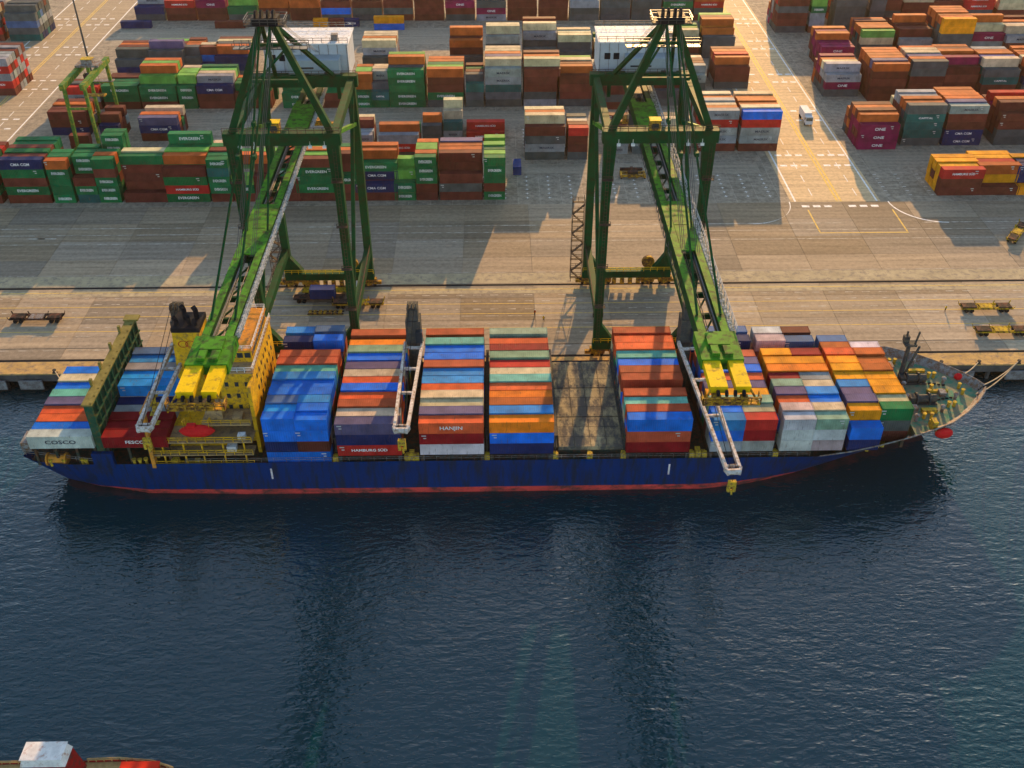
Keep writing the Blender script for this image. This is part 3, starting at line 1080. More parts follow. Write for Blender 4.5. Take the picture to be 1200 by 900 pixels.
def hull_part(zlo, zhi, name, m):
    b = MB()
    n = len(STA)
    lev = 7
    for side in (-1, 1):
        vs, fs = [], []
        for i in range(n):
            zt = ztop(STA[i][2])
            a = (zlo + 6) / (zt + 6)
            c = 1.0 if zhi is None else (zhi + 6) / (zt + 6)
            for k in range(lev):
                vs.append(hull_pt(i, a + (c - a) * k / (lev - 1), side))
        for i in range(n - 1):
            for k in range(lev - 1):
                q_ = (i * lev + k, (i + 1) * lev + k, (i + 1) * lev + k + 1, i * lev + k + 1)
                fs.append(q_ if side < 0 else tuple(reversed(q_)))
        b.add(vs, fs)
    # transom
    zt = ztop(STA[0][2])
    a = (zlo + 6) / (zt + 6)
    c = 1.0 if zhi is None else (zhi + 6) / (zt + 6)
    vs, fs = [], []
    for k in range(lev):
        for side in (1, -1):
            vs.append(hull_pt(0, a + (c - a) * k / (lev - 1), side))
    for k in range(lev - 1):
        fs.append((2 * k, 2 * k + 1, 2 * k + 3, 2 * k + 2))
    b.add(vs, fs)
    return b.build(name, m, ship, smooth=True)


hull_part(-2.7, None, "hull", M_blue)
hull_part(-6, -2.7, "boot_topping", M_boot)
# decks


def half_at(x, z):
    """x of the hull side and its half breadth at deck height z, by interpolation between the stations."""
    pts = []
    for i in range(len(STA)):
        zt = ztop(STA[i][2])
        pts.append(hull_pt(i, min(1.0, (z + 6) / (zt + 6)), 1))
    for a, c in zip(pts, pts[1:]):
        if a[0] <= x <= c[0]:
            u = (x - a[0]) / max(1e-6, c[0] - a[0])
            return a[1] + (c[1] - a[1]) * u
    return 0.1


def deck(b, xs, z, inset):
    for x0, x1 in zip(xs, xs[1:]):
        h0, h1 = max(.05, half_at(x0, z) - inset), max(.05, half_at(x1, z) - inset)
        b.add([(x0, -h0, z), (x1, -h1, z), (x1, h1, z), (x0, h0, z)], [(0, 1, 2, 3)])


b = MB()
deck(b, [-90.5, -86, -80, -70, -40, 0, 40, 48, 54, 60, 66, 70, 74, 78, 80.8], 3.3, .12)
b.build("main_deck", M_deck, ship)
b = MB()
deck(b, [80.8, 83, 85, 87, 89, 91, 93, 95, 96.5, 97.5, 98.2], 7.2, .12)
h0, h1 = half_at(80.75, 3.3) - .1, half_at(80.75, 7.2) - .1
b.add([(80.8, -h0, 3.3), (80.8, h0, 3.3), (80.8, h1, 7.2), (80.8, -h1, 7.2)], [(3, 2, 1, 0)])
b.build("forecastle_deck", M_fdeck, ship)
# bulwark frames round the bow, on the inside of the plating
b = MB()
for i in range(12, len(STA) - 1):
    for k in range(4):
        u = k / 4
        x = STA[i][2] + (STA[i + 1][2] - STA[i][2]) * u
        h = STA[i][3] + (STA[i + 1][3] - STA[i][3]) * u
        for s in (-1, 1):
            yy = s * (h - .12)
            MB().bar((x, yy, 8.5), (x - .15, yy - s * .75, 7.2), 0.10, 0.16).build("bulwark_frame", M_grey, ship)
b = MB()
for s in (-1, 1):
    pts = [(STA[i][2], s * (STA[i][3] - .1), ztop(STA[i][2]) + .05) for i in range(9, len(STA))]
    b.path(pts, 0.14, 6)
b.build("bulwark_cap", M_grey, ship)

b = MB()
for i in range(9, len(STA) - 1):
    for s in (-1, 1):
        q_ = []
        for ii, up in ((i, 0), (i + 1, 0), (i + 1, 1), (i, 1)):
            zt = ztop(STA[ii][2])
            pt = hull_pt(ii, 1.0 if up else (min(7.15, zt - 1.3) + 6) / (zt + 6), s)
            q_.append((pt[0] - .12, pt[1] - s * min(.16, abs(pt[1])), pt[2] + (.03 if up else 0)))
        b.add(q_, [(3, 2, 1, 0) if s < 0 else (0, 1, 2, 3)])
b.build("bulwark_lining", M_grey, ship)

# longitudinal coaming and hatch covers, one per bay
HX = [(-44.4, -32.0), (-30.85, -18.6), (-15.1, -2.8), (-1.75, 10.5), (24.3, 36.6), (40.4, 52.8), (53.9, 66.3), (67, 79.4)]
for x0, x1 in HX:
    b = MB()
    top = 3.75 if x0 == -44.4 else 5.22
    hw = 13.4 if x0 < 60 else 11.5
    b.box(x0, x1, -hw, hw, 3.3, top)
    for xx in (x0 + .4, x1 - .4):
        for yy in (-16.0, 16.0):
            if x0 > 60:
                yy *= .8
            elif x0 > 50:
                yy *= .93
            b.box(xx - .3, xx + .3, min(yy, yy * .94), max(yy, yy * .94), 3.3, top)
    b.build("hatch_coaming", M_deck, ship)
MB().box(11.4, 24.2, -13.6, 14.4, 3.3, 4.5).build("hatch_coaming", M_deck, ship)
hc = MB().box(11.5, 24.1, -13.9, 14.5, 4.5, 4.95).build("hatch_cover", M_hatch, ship)
for k, (y0, y1) in enumerate(((-13.8, -4.7), (-4.5, 4.9), (5.1, 14.4))):
    pn = MB()
    for i in range(4):
        x0 = 11.6 + i * 3.12
        for j in range(3):
            yy0 = y0 + (y1 - y0) * j / 3
            yy1 = y0 + (y1 - y0) * (j + 1) / 3
            pn.box(x0 + .05, x0 + 3.07, yy0 + .05, yy1 - .05, 4.95, 5.26)
    for i in range(9):
        x = 12.2 + i * 1.4
        for yy in (y0 + .8, y1 - .8):
            pn.box(x, x + .3, yy - .15, yy + .15, 5.26, 5.34)
    pn.build("panel", M_hatch, hc)
# lashing gear at the ends of the bays, seaward side
for x in (-31.4, -17.7, -15.9, -2.3, 10.9, 17.5, 24.0, 37.2, 39.6, 53.4):
    MB().box(x - .5, x + .5, -16.0, -15.1, 3.3, 5.1).box(x - .35, x + .35, -15.1, -14.3, 3.3, 4.7).build("lashing_box", M_yelp, ship)
for x in (-16.8, 38.4):
    MB().box(x - .5, x + .5, -15.9, -14.2, 3.3, 5.4).build("lashing_box", M_yelp, ship)
b = MB()
b.rail([(-60, -16.1, 4.2), (60, -16.1, 4.2)], 1.0, 0.03, 2.4)
b.build("side_rail", M_grey, ship)
# narrow lashing bridges between bays
for x in (-31.4, -2.3, 10.95, 24.25, 53.35, 66.65):
    b = MB()
    for i in range(12):
        y = -14.2 + i * 2.55
        b.box(x - .12, x + .12, y - .12, y + .12, 3.3, 8.6)
    for z in (5.6, 8.5):
        b.box(x - .32, x + .32, -14.4, 14.4, z, z + .12)
    b.build("lashing_bridge", M_mast, ship)
# white draught marks on the side
b = MB()
for x in (-44.0, 33.0):
    MB().box(x - .16, x + .16, -16.40, -16.31, 0.1, 2.7).build("draught_mark", M_whitep, ship)

# tall green cell-guide wall across the stern
cw = MB()
cw.box(-76.6, -75.5, -15.2, 14.5, 3.3, 17.6)
for i in range(13):
    y = -15.0 + i * 2.4
    cw.box(-75.5, -75.1, y - .18, y + .18, 3.3, 17.9)
for z in (6.5, 9.2, 11.8, 14.4, 17.3):
    cw.box(-75.5, -74.95, -15.2, 14.5, z, z + .2)
cwo = cw.build("cell_guide_wall", M_bulk, ship)
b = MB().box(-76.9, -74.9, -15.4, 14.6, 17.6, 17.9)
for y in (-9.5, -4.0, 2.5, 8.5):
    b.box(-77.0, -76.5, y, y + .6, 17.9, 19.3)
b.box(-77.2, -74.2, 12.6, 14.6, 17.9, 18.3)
b.build("wall_cap", mat("wall_cap_sunlit", (0.20, 0.17, 0.05), 0.7, 0.3, 0.8), cwo)  # yellowish sunlight on the green wall's top edge, put into the cap colour
b = MB()
for i in range(22):
    y = -14 + i * 1.3
    b.bar((-74.9, y, 6.5 + (i % 3) * 2.6), (-74.9, y + 1.1, 9.1 + (i % 3) * 2.6), .09, .09)
b.build("ladder", M_mast, cwo)
MB().box(-77.5, -73.6, -16.36, -15.4, 3.3, 6.8).build("wall_foot", M_blue, ship)

# stern mooring deck fittings
b = MB()
b.box(-88.8, -76.7, -15.2, 9.5, 7.5, 7.85)
for x in (-88.4, -84.5, -80.5, -77):
    for y in (-15.0, -9, -3, 3, 9):
        b.box(x - .25, x + .25, y - .25, y + .25, 3.3, 7.5)
b.build("stern_platform", M_deck, ship)
b = MB()
b.box(-74.9, -62.7, -15.4, 10.0, 7.5, 7.85)
for x in (-74.5, -70.6, -66.8, -63.1):
    for y in (-15.0, -9, -3, 3, 9):
        b.box(x - .25, x + .25, y - .25, y + .25, 3.3, 7.5)
b.build("container_platform", M_deck, ship)
b = MB()
for x, y in ((-86, -15.4), (-83.4, -15.5), (-80, -15.3), (-79.2, -15.5), (-70, -15.6), (-68.9, -15.6), (-67.8, -15.4)):
    MB().tube((x, y, 3.3), (x, y, 4.6), .3, 8).tube((x, y, 4.6), (x, y, 4.9), .45, 8).build("mooring_bitt", M_yelp, ship)
b = MB().tube((-86.5, -14.6, 4.3), (-83.5, -14.6, 4.3), 1.0, 12).tube((-86.9, -14.6, 4.3), (-86.6, -14.6, 4.3), 1.3, 12).tube((-83.4, -14.6, 4.3), (-83.1, -14.6, 4.3), 1.3, 12)
b.build("mooring_winch", M_oran, ship)
b = MB().rail([(-91.8, -13.0, 4.2), (-91.8, 13.0, 4.2)], 1.1, .05, 1.5).rail([(-91.5, -13.2, 4.2), (-77, -16.0, 4.2)], 1.1, .04, 2)
b.box(-92.5, -90.6, -12.4, -8.5, 4.3, 6.4)
b.build("stern_rail", M_grey, ship)

# accommodation: yellow block ahead of the funnel, decks towards the sea, wing posts
ab = MB()
ab.box(-53.0, -46.4, -8.6, 9.8, 3.3, 20.0)
ab.box(-56.5, -53.0, -5.5, 6.0, 3.3, 15.0)
ab.box(-46.95, -46.25, -12.2, -8.6, 3.3, 19.2)
ab.box(-66.4, -53.2, -10.5, -6.0, 3.3, 9.0)
abo = ab.build("accommodation_block", M_syel, ship)
b = MB().box(-53.4, -46.2, -9.0, 10.2, 20.0, 20.25).box(-56.9, -53.4, -5.9, 6.4, 15.0, 15.2)
b.build("roof", M_stan, abo)
# wheelhouse with windows
wh = MB().box(-51.5, -46.8, -5.5, 8.6, 20.25, 23.0).build("wheelhouse", M_syel, abo)
b = MB().box(-51.9, -46.5, -5.9, 9.0, 23.0, 23.2)
b.build("wheelhouse_roof", M_oran, abo)
for i in range(9):
    y = -4.9 + i * 1.5
    MB().box(-46.82, -46.74, y, y + 1.1, 21.3, 22.4).build("window", M_glass, abo)
for i in range(3):
    x = -51.0 + i * 1.45
    MB().box(x, x + 1.1, -5.56, -5.48, 21.3, 22.4).build("window", M_glass, abo)
for lv in range(5):
    for i in range(7):
        y = -6.2 + i * 2.2
        MB().box(-46.43, -46.36, y, y + .7, 6.0 + lv * 2.7, 7.0 + lv * 2.7).build("porthole", M_glass, abo)
    for i in range(3):
        x = -52 + i * 1.9
        MB().box(x, x + .7, -8.66, -8.58, 6.0 + lv * 2.7, 7.0 + lv * 2.7).build("porthole", M_glass, abo)
b = MB()
b.rail([(-53.3, -8.9, 20.25), (-46.3, -8.9, 20.25), (-46.3, 10.0, 20.25)], 1.1, .045, 1.2)
b.rail([(-51.8, -5.8, 23.2), (-46.6, -5.8, 23.2), (-46.6, 8.8, 23.2), (-51.8, 8.8, 23.2)], 1.0, .04, 1.4)
b.tube((-49.5, 1.5, 23.2), (-49.5, 1.5, 29.0), .22, 8)
b.bar((-50, -1.2, 27.2), (-50, 4.2, 27.2), .2, .2)
b.bar((-49.3, -1.0, 25.6), (-49.3, 1.2, 25.6), .35, .35)
b.build("radar_mast", M_whitep, abo)
# stepped decks towards the sea
dk = MB()
dk.box(-56.5, -47.0, -13.6, -8.7, 11.2, 11.5)
dk.box(-66.2, -46.8, -15.6, -6.2, 8.6, 8.85)
dk.box(-66.2, -46.8, -16.15, -13.4, 6.0, 6.2)
dk.box(-55.8, -52.6, -11.8, -8.8, 11.5, 13.9)
dk.box(-50.6, -48.8, -12.6, -10.6, 11.5, 12.4)
dko = dk.build("boat_deck", M_stan, ship)
b = MB()
b.rail([(-66.0, -16.1, 6.2), (-46.9, -16.1, 6.2)], 1.1, .06, 1.6)
b.rail([(-66.0, -15.5, 8.85), (-46.9, -15.5, 8.85)], 1.1, .07, 1.6)
b.rail([(-56.3, -13.5, 11.5), (-47.1, -13.5, 11.5)], 1.0, .05, 1.6)
b.rail([(-66.0, -15.9, 3.4), (-47, -15.9, 3.4)], 1.1, .05, 2.0)
for x in (-64, -60, -56.5, -52.5, -48.5):
    b.box(x - .14, x + .14, -15.6, -15.3, 3.3, 8.6)
    b.box(x - .14, x + .14, -8.9, -8.6, 8.8, 11.2)
b.build("deck_rails", M_syel, ship)
b = MB()
b.bar((-66.1, -15.9, 3.3), (-66.1, -15.0, 16.2), .7, 1.3)
b.bar((-66.1, -15.2, 15.8), (-66.1, -9.0, 15.8), .7, .7)
b.bar((-66.1, -9.2, 3.3), (-66.1, -9.2, 15.8), .6, .6)
b.build("wing_frame", M_oran, ship)
b = MB()
for i in range(7):
    b.bar((-65.8, -14.6 + i * .8, 4.2 + i * 1.6), (-65.8, -13.8 + i * .8, 5.8 + i * 1.6), .8, .12)
    b.box(-66.6, -64.9, -14.6 + i * .8, -13.4 + i * .8, 5.7 + i * 1.6, 5.85 + i * 1.6)
b.build("outside_stairs", M_yelp, ship)
for x0, x1, y0, y1, z0, z1 in ((-65.3, -62.8, -14.8, -12.2, 8.85, 10.3), (-52.0, -50.2, -15.2, -14.0, 6.2, 7.3), (-49.6, -48.2, -15.0, -13.8, 8.85, 9.9), (-63.0, -61.6, -15.6, -14.6, 3.3, 4.5), (-58.6, -57.6, -15.5, -14.7, 3.3, 4.3)):
    MB().box(x0, x1, y0, y1, z0, z1).build("deck_locker", M_whitep if x0 > -53 else M_yelp, ship)
# lifeboat on davits
lb = MB()
segs, rn = 10, 12
vs, fs = [], []
for i in range(segs + 1):
    u = -1 + 2 * i / segs
    r = max(.05, (1 - abs(u) ** 2.6)) ** .7
    for k in range(rn):
        a = 2 * math.pi * k / rn
        vs.append((-57.2 + u * 3.4, -14.2 + 1.25 * r * math.cos(a), 10.6 + (1.15 if math.sin(a) > 0 else 1.3) * r * math.sin(a)))
for i in range(segs):
    for k in range(rn):
        fs.append((i * rn + k, (i + 1) * rn + k, (i + 1) * rn + (k + 1) % rn, i * rn + (k + 1) % rn))
lb.add(vs, fs)
lb.box(-58.9, -57.3, -14.7, -13.7, 11.6, 12.15)
tag(lb.build("lifeboat", M_redp, None, (0, YC, 0)), "red enclosed lifeboat hanging on yellow davits at the ship's side", "lifeboat")
b = MB()
for x in (-59.6, -54.8):
    b.bar((x, -12.6, 8.85), (x, -12.9, 12.6), .3, .3)
    b.bar((x, -12.9, 12.6), (x, -14.3, 12.9), .25, .25)
    b.bar((x, -14.2, 12.8), (x, -14.2, 11.4), .08, .08)
b.build("davit", M_syel, ship)
# funnel: yellow casing with black top and exhaust pipes
fu = MB()
fu.add([(-63.6, -1.5, 9.0), (-58.4, -1.5, 9.0), (-58.4, 7.0, 9.0), (-63.6, 7.0, 9.0), (-63.2, 0.6, 23.0), (-57.9, 0.6, 23.0), (-57.9, 6.4, 23.0), (-63.2, 6.4, 23.0)],
       [(0, 3, 2, 1), (4, 5, 6, 7), (0, 1, 5, 4), (1, 2, 6, 5), (2, 3, 7, 6), (3, 0, 4, 7)])
fuo = fu.build("funnel", M_syel, ship)
b = MB().box(-63.3, -57.8, 0.6, 6.5, 23.0, 24.0)
b.build("funnel_top", M_black, fuo)
b = MB()
for x, y, r, h in ((-62.4, 2.0, .45, 25.6), (-61.2, 4.2, .5, 26.8), (-60.0, 2.2, .4, 26.2), (-59.0, 4.4, .5, 26.4), (-58.6, 1.8, .3, 25.2)):
    MB().tube((x, y, 23.9), (x, y, h - .6), r, 10).tube((x, y, h - .6), (x - .5, y + .3, h), r, 10).build("exhaust_pipe", M_black, fuo)
b = MB()
for k in range(24):
    a0, a1 = 2 * math.pi * k / 24, 2 * math.pi * (k + 1) / 24
    for ro, ri in ((1.0, .8),):
        for cx in (-61.35, -59.95):
            pts = []
            for aa, rr in ((a0, ro), (a1, ro), (a1, ri), (a0, ri)):
                z = 20.6 + rr * .75 * math.sin(aa)
                y = -1.5 + 2.1 * (z - 9.0) / 14.0 - 0.05
                pts.append((cx + rr * math.cos(aa), y, z))
            b.add(pts, [(0, 1, 2, 3)])
b.build("funnel_emblem", mat("emblem_red", (0.42, 0.06, 0.02), 0.5), fuo)
b = MB().box(-64.0, -58.0, -6.0, 7.4, 3.3, 9.0)
b.build("engine_casing", M_stan, ship)


def deck_crane(x, y, zp, length, ang, drop, jibx=1.5):
    """Ship's own crane: round dark mast with a head, two-beam off-white jib, hook block."""
    m = MB()
    m.tube((x, y, 3.3), (x, y, zp), 1.35, 14)
    m.tube((x, y, zp), (x, y, zp + .5), 1.9, 14)
    m.box(x - 1.5, x + 1.5, y - 1.6, y + 1.8, zp + .5, zp + 6.0)
    m.box(x - 1.1, x + 1.1, y - 1.2, y + 1.4, zp + 6.0, zp + 9.0)
    for s in (-.8, .0, .8):
        m.tube((x + s - .12, y - 1.2, zp + 9.2), (x + s + .12, y - 1.2, zp + 9.2), .7, 10)
        m.bar((x + s, y + 1, zp + 9), (x + s, y - 1.3, zp + 10.0), .12, .25)
    mo = m.build("deck_crane", M_mast, ship)
    MB().box(x + .5, x + 1.9, y - 2.8, y - 1.6, zp + 1.6, zp + 4.2).build("crane_cab", M_glass, mo)
    a = rad(ang)

    def P(u, v, dz):
        return (x + u * math.sin(a) + v * math.cos(a), y - 1.9 - u * math.cos(a) + v * math.sin(a), zp + 1.0 + drop * u / length + dz)
    j = MB()
    for s in (-1, 1):
        j.bar(P(0, s * (jibx + .25), 0), P(length, s * jibx * .8, 0), .55, .9)
    for u in (.06, .33, .62, .985):
        j.bar(P(length * u, -jibx, 0), P(length * u, jibx, 0), .45, .5)
    j.bar(P(length, -jibx * .95, 0), P(length + 1.2, -jibx * .6, -.2), .5, .9).bar(P(length, jibx * .95, 0), P(length + 1.2, jibx * .6, -.2), .5, .9)
    j.tube(P(length + .8, -jibx * .8, -.1), P(length + .8, jibx * .8, -.1), .55, 10)
    j.build("jib", M_jib, mo)
    c = MB()
    for s in (-.5, .5):
        c.path([P(length + .8, s, 0), (x + s, y - 1.2, zp + 9.8)], .06, 5)
    c.path([P(length + .9, 0, 0), P(length + .9, 0, -2.2)], .05, 5)
    c.build("luffing_rope", M_black, mo)
    h = MB()
    q0 = P(length + .9, 0, -2.2)
    h.box(q0[0] - .7, q0[0] + .7, q0[1] - .35, q0[1] + .35, q0[2] - 1.2, q0[2])
    h.box(q0[0] - .75, q0[0] - .25, q0[1] - .3, q0[1] + .3, q0[2] - 2.4, q0[2] - 1.1).box(q0[0] + .25, q0[0] + .75, q0[1] - .3, q0[1] + .3, q0[2] - 2.4, q0[2] - 1.1)
    h.bar((q0[0], q0[1], q0[2] - 2.0), (q0[0] + .2, q0[1], q0[2] - 3.2), .3, .3)
    h.build("hook_block", M_yelp, mo)
    return mo


deck_crane(-64.2, 9.0, 15.0, 27, 0, 0.5)
deck_crane(-17.2, 9.5, 14.2, 28.5, -1.0, 1.2)
deck_crane(38.6, 8.5, 14.5, 37.5, 3.6, -1.0)

# forecastle fittings
fm = MB().tube((83.5, 4.5, 7.2), (83.5, 4.5, 15.8), .55, 10, .4).box(82.4, 84.8, 3.6, 5.4, 15.8, 16.3)
fm.bar((84.0, 4.5, 7.2), (85.6, 4.2, 15.6), .35, .35).bar((82.9, 5.2, 16.2), (82.9, 5.2, 18.6), .3, .3).bar((84.4, 4.0, 16.2), (84.6, 3.8, 19.4), .3, .3).box(82.3, 83.4, 4.6, 5.6, 16.3, 17.6)
fm.build("foremast", M_mast, ship)
for x, y in ((86.0, -3.6), (86.2, 3.2)):
    b = MB().tube((x - 2, y, 8.3), (x + 2, y, 8.3), .8, 12).tube((x - 2.2, y, 8.3), (x - 1.9, y, 8.3), 1.25, 12).tube((x + .3, y, 8.3), (x + .6, y, 8.3), 1.25, 12).box(x - 3.4, x - 2.2, y - .8, y + .8, 7.2, 8.9).box(x - 2.2, x + 2.2, y - .9, y + .9, 7.2, 7.5)
    b.build("windlass", M_mast, ship)
b = MB()
for x, y in ((84, -8.6), (85.5, -8.6), (90.2, -5.0), (91.3, -5.0), (89.5, 4.8), (90.6, 4.8), (94.5, -1.0), (94.5, 1.0), (82.8, 9.8), (84, 9.8), (87.6, -1.0), (88.6, .6)):
    MB().tube((x, y, 7.2), (x, y, 8.3), .32, 8).tube((x, y, 8.3), (x, y, 8.5), .42, 8).build("bow_bitt", M_yelp, ship)
for q_ in ((87.6, 91.8, -.5, .3, 7.2, 7.7), (84.2, 87.2, -7.2, -6.2, 7.2, 8.0), (86, 89.4, 6.4, 7.2, 7.2, 7.8)):
    MB().box(*q_).build("rope_bin", M_yelp, ship)
b = MB()
for x, y in ((82.5, -3), (83, 1.2), (88.3, -6.6), (91.8, 2.6), (85.2, 8.2), (82.2, -9.4), (92.4, -2.6), (87.6, 9.0)):
    MB().tube((x, y, 7.2), (x, y, 8.5), .35, 8).ball((x, y, 8.6), .55, .55, .35, 10, 6).build("vent_head", M_grey, ship)
for q_ in ((82, 83.4, -7, -5.6, 7.2, 8.4), (89.6, 90.9, -1.9, -.4, 7.2, 8.2), (81.6, 82.6, 6.2, 8.2, 7.2, 9.0)):
    MB().box(*q_).build("deck_locker", M_grey, ship)
b = MB().box(84.2, 85.2, -12.6, -11.0, 7.2, 9.3).box(84.3, 85.1, -11.0, -10.3, 7.2, 8.4)
b.build("deck_ventilator", M_yelp, ship)
b = MB()
for k in range(2):
    x = 90.4 + k * .5
    for i in range(6):
        b.tube((87 + i * .9, -3.3 + k * 6.4 - (.22 * i * (1 if k else -1)), 7.32), (87.55 + i * .9, -3.3 + k * 6.4 - (.22 * i * (1 if k else -1)), 7.32), .18, 6)
b.build("anchor_chain", M_black, ship)
MB().ball((86.8, -12.5, 6.6), 1.8, .9, 1.2, 14, 10).build("bow_bolster", M_redp, ship, smooth=True)
MB().ball((95.7, 4.4, 7.6), .95, .8, .8, 14, 10).build("bow_bolster", M_redp, ship, smooth=True)
b = MB()
for x, y in ((72.0, -13.6), (74.4, -12.6), (75.4, -12.4)):
    MB().tube((x, y, 3.3), (x, y, 6.4), .4, 8).ball((x, y, 6.4), .6, .6, .4, 8, 6).build("side_vent", M_yelp, ship)


# ------------------------------------------------------------------ ship-to-shore gantry cranes
M_cgreen = mat("crane_dark_green", (0.004, 0.058, 0.018), 0.5, 0.25, 0.25, c2=(0.02, 0.035, 0.012), c2amt=0.4, c2scale=0.6)
M_litgreen = mat("boom_sunlit_green", (0.055, 0.21, 0.012), 0.5, 0.35, 0.3, c2=(0.03, 0.06, 0.015), c2amt=0.45, c2scale=0.8)  # crane green as it looks in sun, the light put into the colour
M_cyel = mat("crane_yellow", (0.72, 0.47, 0.005), 0.5, 0.15, 0.4, c2=(0.35, 0.22, 0.02), c2amt=0.3, c2scale=1.0)
M_bogie = mat("bogie_yellow", (0.55, 0.29, 0.02), 0.6, 0.3, 0.8, c2=(0.12, 0.06, 0.03), c2amt=0.6, c2scale=1.2)
M_house = mat("machinery_house_grey", (0.46, 0.47, 0.48), 0.5, 0.08, 0.2, c2=(0.42, 0.40, 0.38), c2amt=0.3, c2scale=0.6)
M_walk = mat("walkway_grating", (0.45, 0.45, 0.40), 0.7, 0.5, 2.0, c2=(0.12, 0.13, 0.09), c2amt=0.55, c2scale=2.2)
M_stair = mat("stair_rusty_steel", (0.07, 0.05, 0.035), 0.7, 0.3, 1.0)
M_cable = flat("steel_cable", (0.03, 0.032, 0.03), 0.5)


def make_sts(loc, label):
    root = thing("gantry_crane", label, "gantry crane", loc, 0, "ship to shore cranes on the quay")
    HX_, TOP, GA = 10.0, 54.0, 31.0
    # legs, each tapering downwards
    for sx in (-1, 1):
        for y in (0, GA):
            b = MB()
            x = sx * HX_
            b.bar((x, y, 3.4), (x, y, 40.0), 1.75, 1.9)
            b.bar((x, y, 40.0), (x - sx * .35, y, TOP), 1.75, 1.9, 2.6 if y == 0 else 2.0, 2.4)
            lg = b.build("leg", M_cgreen, root)
            g = MB()
            g.bar((x - sx * .9, y, 4.2), (x - sx * 3.3, y, 4.2), 1.4, 1.8)
            g.add([(x - sx * .85, y - .8, 4.6), (x - sx * 3.6, y - .8, 4.6), (x - sx * .85, y - .8, 8.6), (x - sx * .85, y + .8, 4.6), (x - sx * 3.6, y + .8, 4.6), (x - sx * .85, y + .8, 8.6)],
                  [(0, 1, 2), (3, 5, 4), (0, 3, 4, 1), (1, 4, 5, 2), (2, 5, 3, 0)])
            g.build("gusset", M_cgreen, lg)
    for y in (0, GA):
        MB().box(-HX_ - 1.0, HX_ + 1.0, y - 1.0, y + 1.0, 2.3, 4.1).build("sill_beam", M_cgreen, root)
        MB().box(-HX_ - 1.4, HX_ + 1.4, y - 1.1, y + 1.1, TOP - 2.5, TOP).build("portal_beam", M_cgreen, root)
    # hand rails, floodlights, leg ladders
    for y in (0, GA):
        r = MB().rail([(-HX_ - 1.3, y - 1.0, TOP), (HX_ + 1.3, y - 1.0, TOP)], 1.1, .05, 1.6)
        r.build("portal_rail", M_stair, root)
        MB().rail([(-HX_ - .9, y - .95, 4.1), (HX_ + .9, y - .95, 4.1)], 1.1, .05, 1.6).build("sill_rail", M_cyel, root)
    for x in (-8.2, -5.4, 5.4, 8.2):
        MB().box(x - .35, x + .35, -1.5, -1.12, TOP - 2.9, TOP - 2.4).bar((x, -1.15, TOP - 2.4), (x, -1.1, TOP - 1.6), .1, .1).build("floodlight", M_whitep, root)
    for sx in (-1, 1):
        ld = MB()
        for dx in (-.28, .28):
            ld.bar((sx * HX_ + dx, -1.25, 4.2), (sx * HX_ + dx, -1.4, 51.0), .07, .07)
        for i in range(58):
            z = 4.6 + i * .8
            ld.bar((sx * HX_ - .28, -1.25 - .0032 * (z - 4), z), (sx * HX_ + .28, -1.25 - .0032 * (z - 4), z), .06, .06)
        for z in (14.0, 24.0, 34.0, 44.0):
            ld.box(sx * HX_ - 1.1, sx * HX_ + 1.1, -2.2, -1.2, z, z + .1)
            ld.rail([(sx * HX_ - 1.1, -2.2, z), (sx * HX_ + 1.1, -2.2, z)], 1.0, .05, .8)
        ld.build("leg_ladder", M_stair, root)
        MB().rail([(sx * (HX_ + .7), 1.2, 11.2), (sx * (HX_ + .7), GA - 1.2, 11.2)], 1.1, .05, 1.8).build("tie_rail", M_stair, root)
        cb = MB()
        for k in (-.3, 0, .3):
            cb.path([(sx * 1.4 + k, 0, 75.6), (sx * 1.2 + k, -40.0, 49.2)], .05, 4)
            cb.path([(sx * 1.4 + k, .6, 75.6), (sx * 2.6 + k, 36.0, 57.0)], .05, 4)
        cb.build("hoist_cable", M_cable, root)
    # longitudinal beams between sea and land legs, low and high, and diagonals
    for sx in (-1, 1):
        x = sx * HX_
        MB().box(x - .75, x + .75, 1.0, GA - 1.0, 9.4, 11.2).build("tie_beam", M_cgreen, root)
        MB().box(x - .7, x + .7, 1.1, GA - 1.1, TOP - 2.3, TOP - .5).build("top_beam", M_cgreen, root)
        MB().bar((x, GA - .8, TOP - 3), (x, 1.0, 11.0), .8, .8).build("diagonal_brace", M_cgreen, root)
        MB().bar((x, 1.0, TOP - 1.0), (x, GA - 1.0, TOP - 11), .8, .8).build("diagonal_brace", M_litgreen, root)
    # bogies
    for sx in (-1, 1):
        for y in (0, GA):
            b = MB()
            xc = sx * 7.6
            b.box(xc - 3.9, xc + 3.9, y - .55, y + .55, 1.5, 2.3)
            for k in (-2.2, 2.2):
                b.box(xc + k - 1.7, xc + k + 1.7, y - .45, y + .45, .75, 1.5)
                b.box(xc + k - .5, xc + k + .5, y + .45, y + 1.3, .6, 1.3)
                b.box(xc + k - .8, xc + k + .6, y - 1.2, y - .45, .7, 1.4)
            b.box(xc + sx * 3.8, xc + sx * 5.0, y - .4, y + .4, .7, 1.5)
            bo = b.build("bogie", M_bogie, root)
            for k in (-3.3, -1.1, 1.1, 3.3):
                MB().tube((xc + k, y - .25, .47), (xc + k, y + .25, .47), .38, 12).build("wheel", M_rubber, bo)
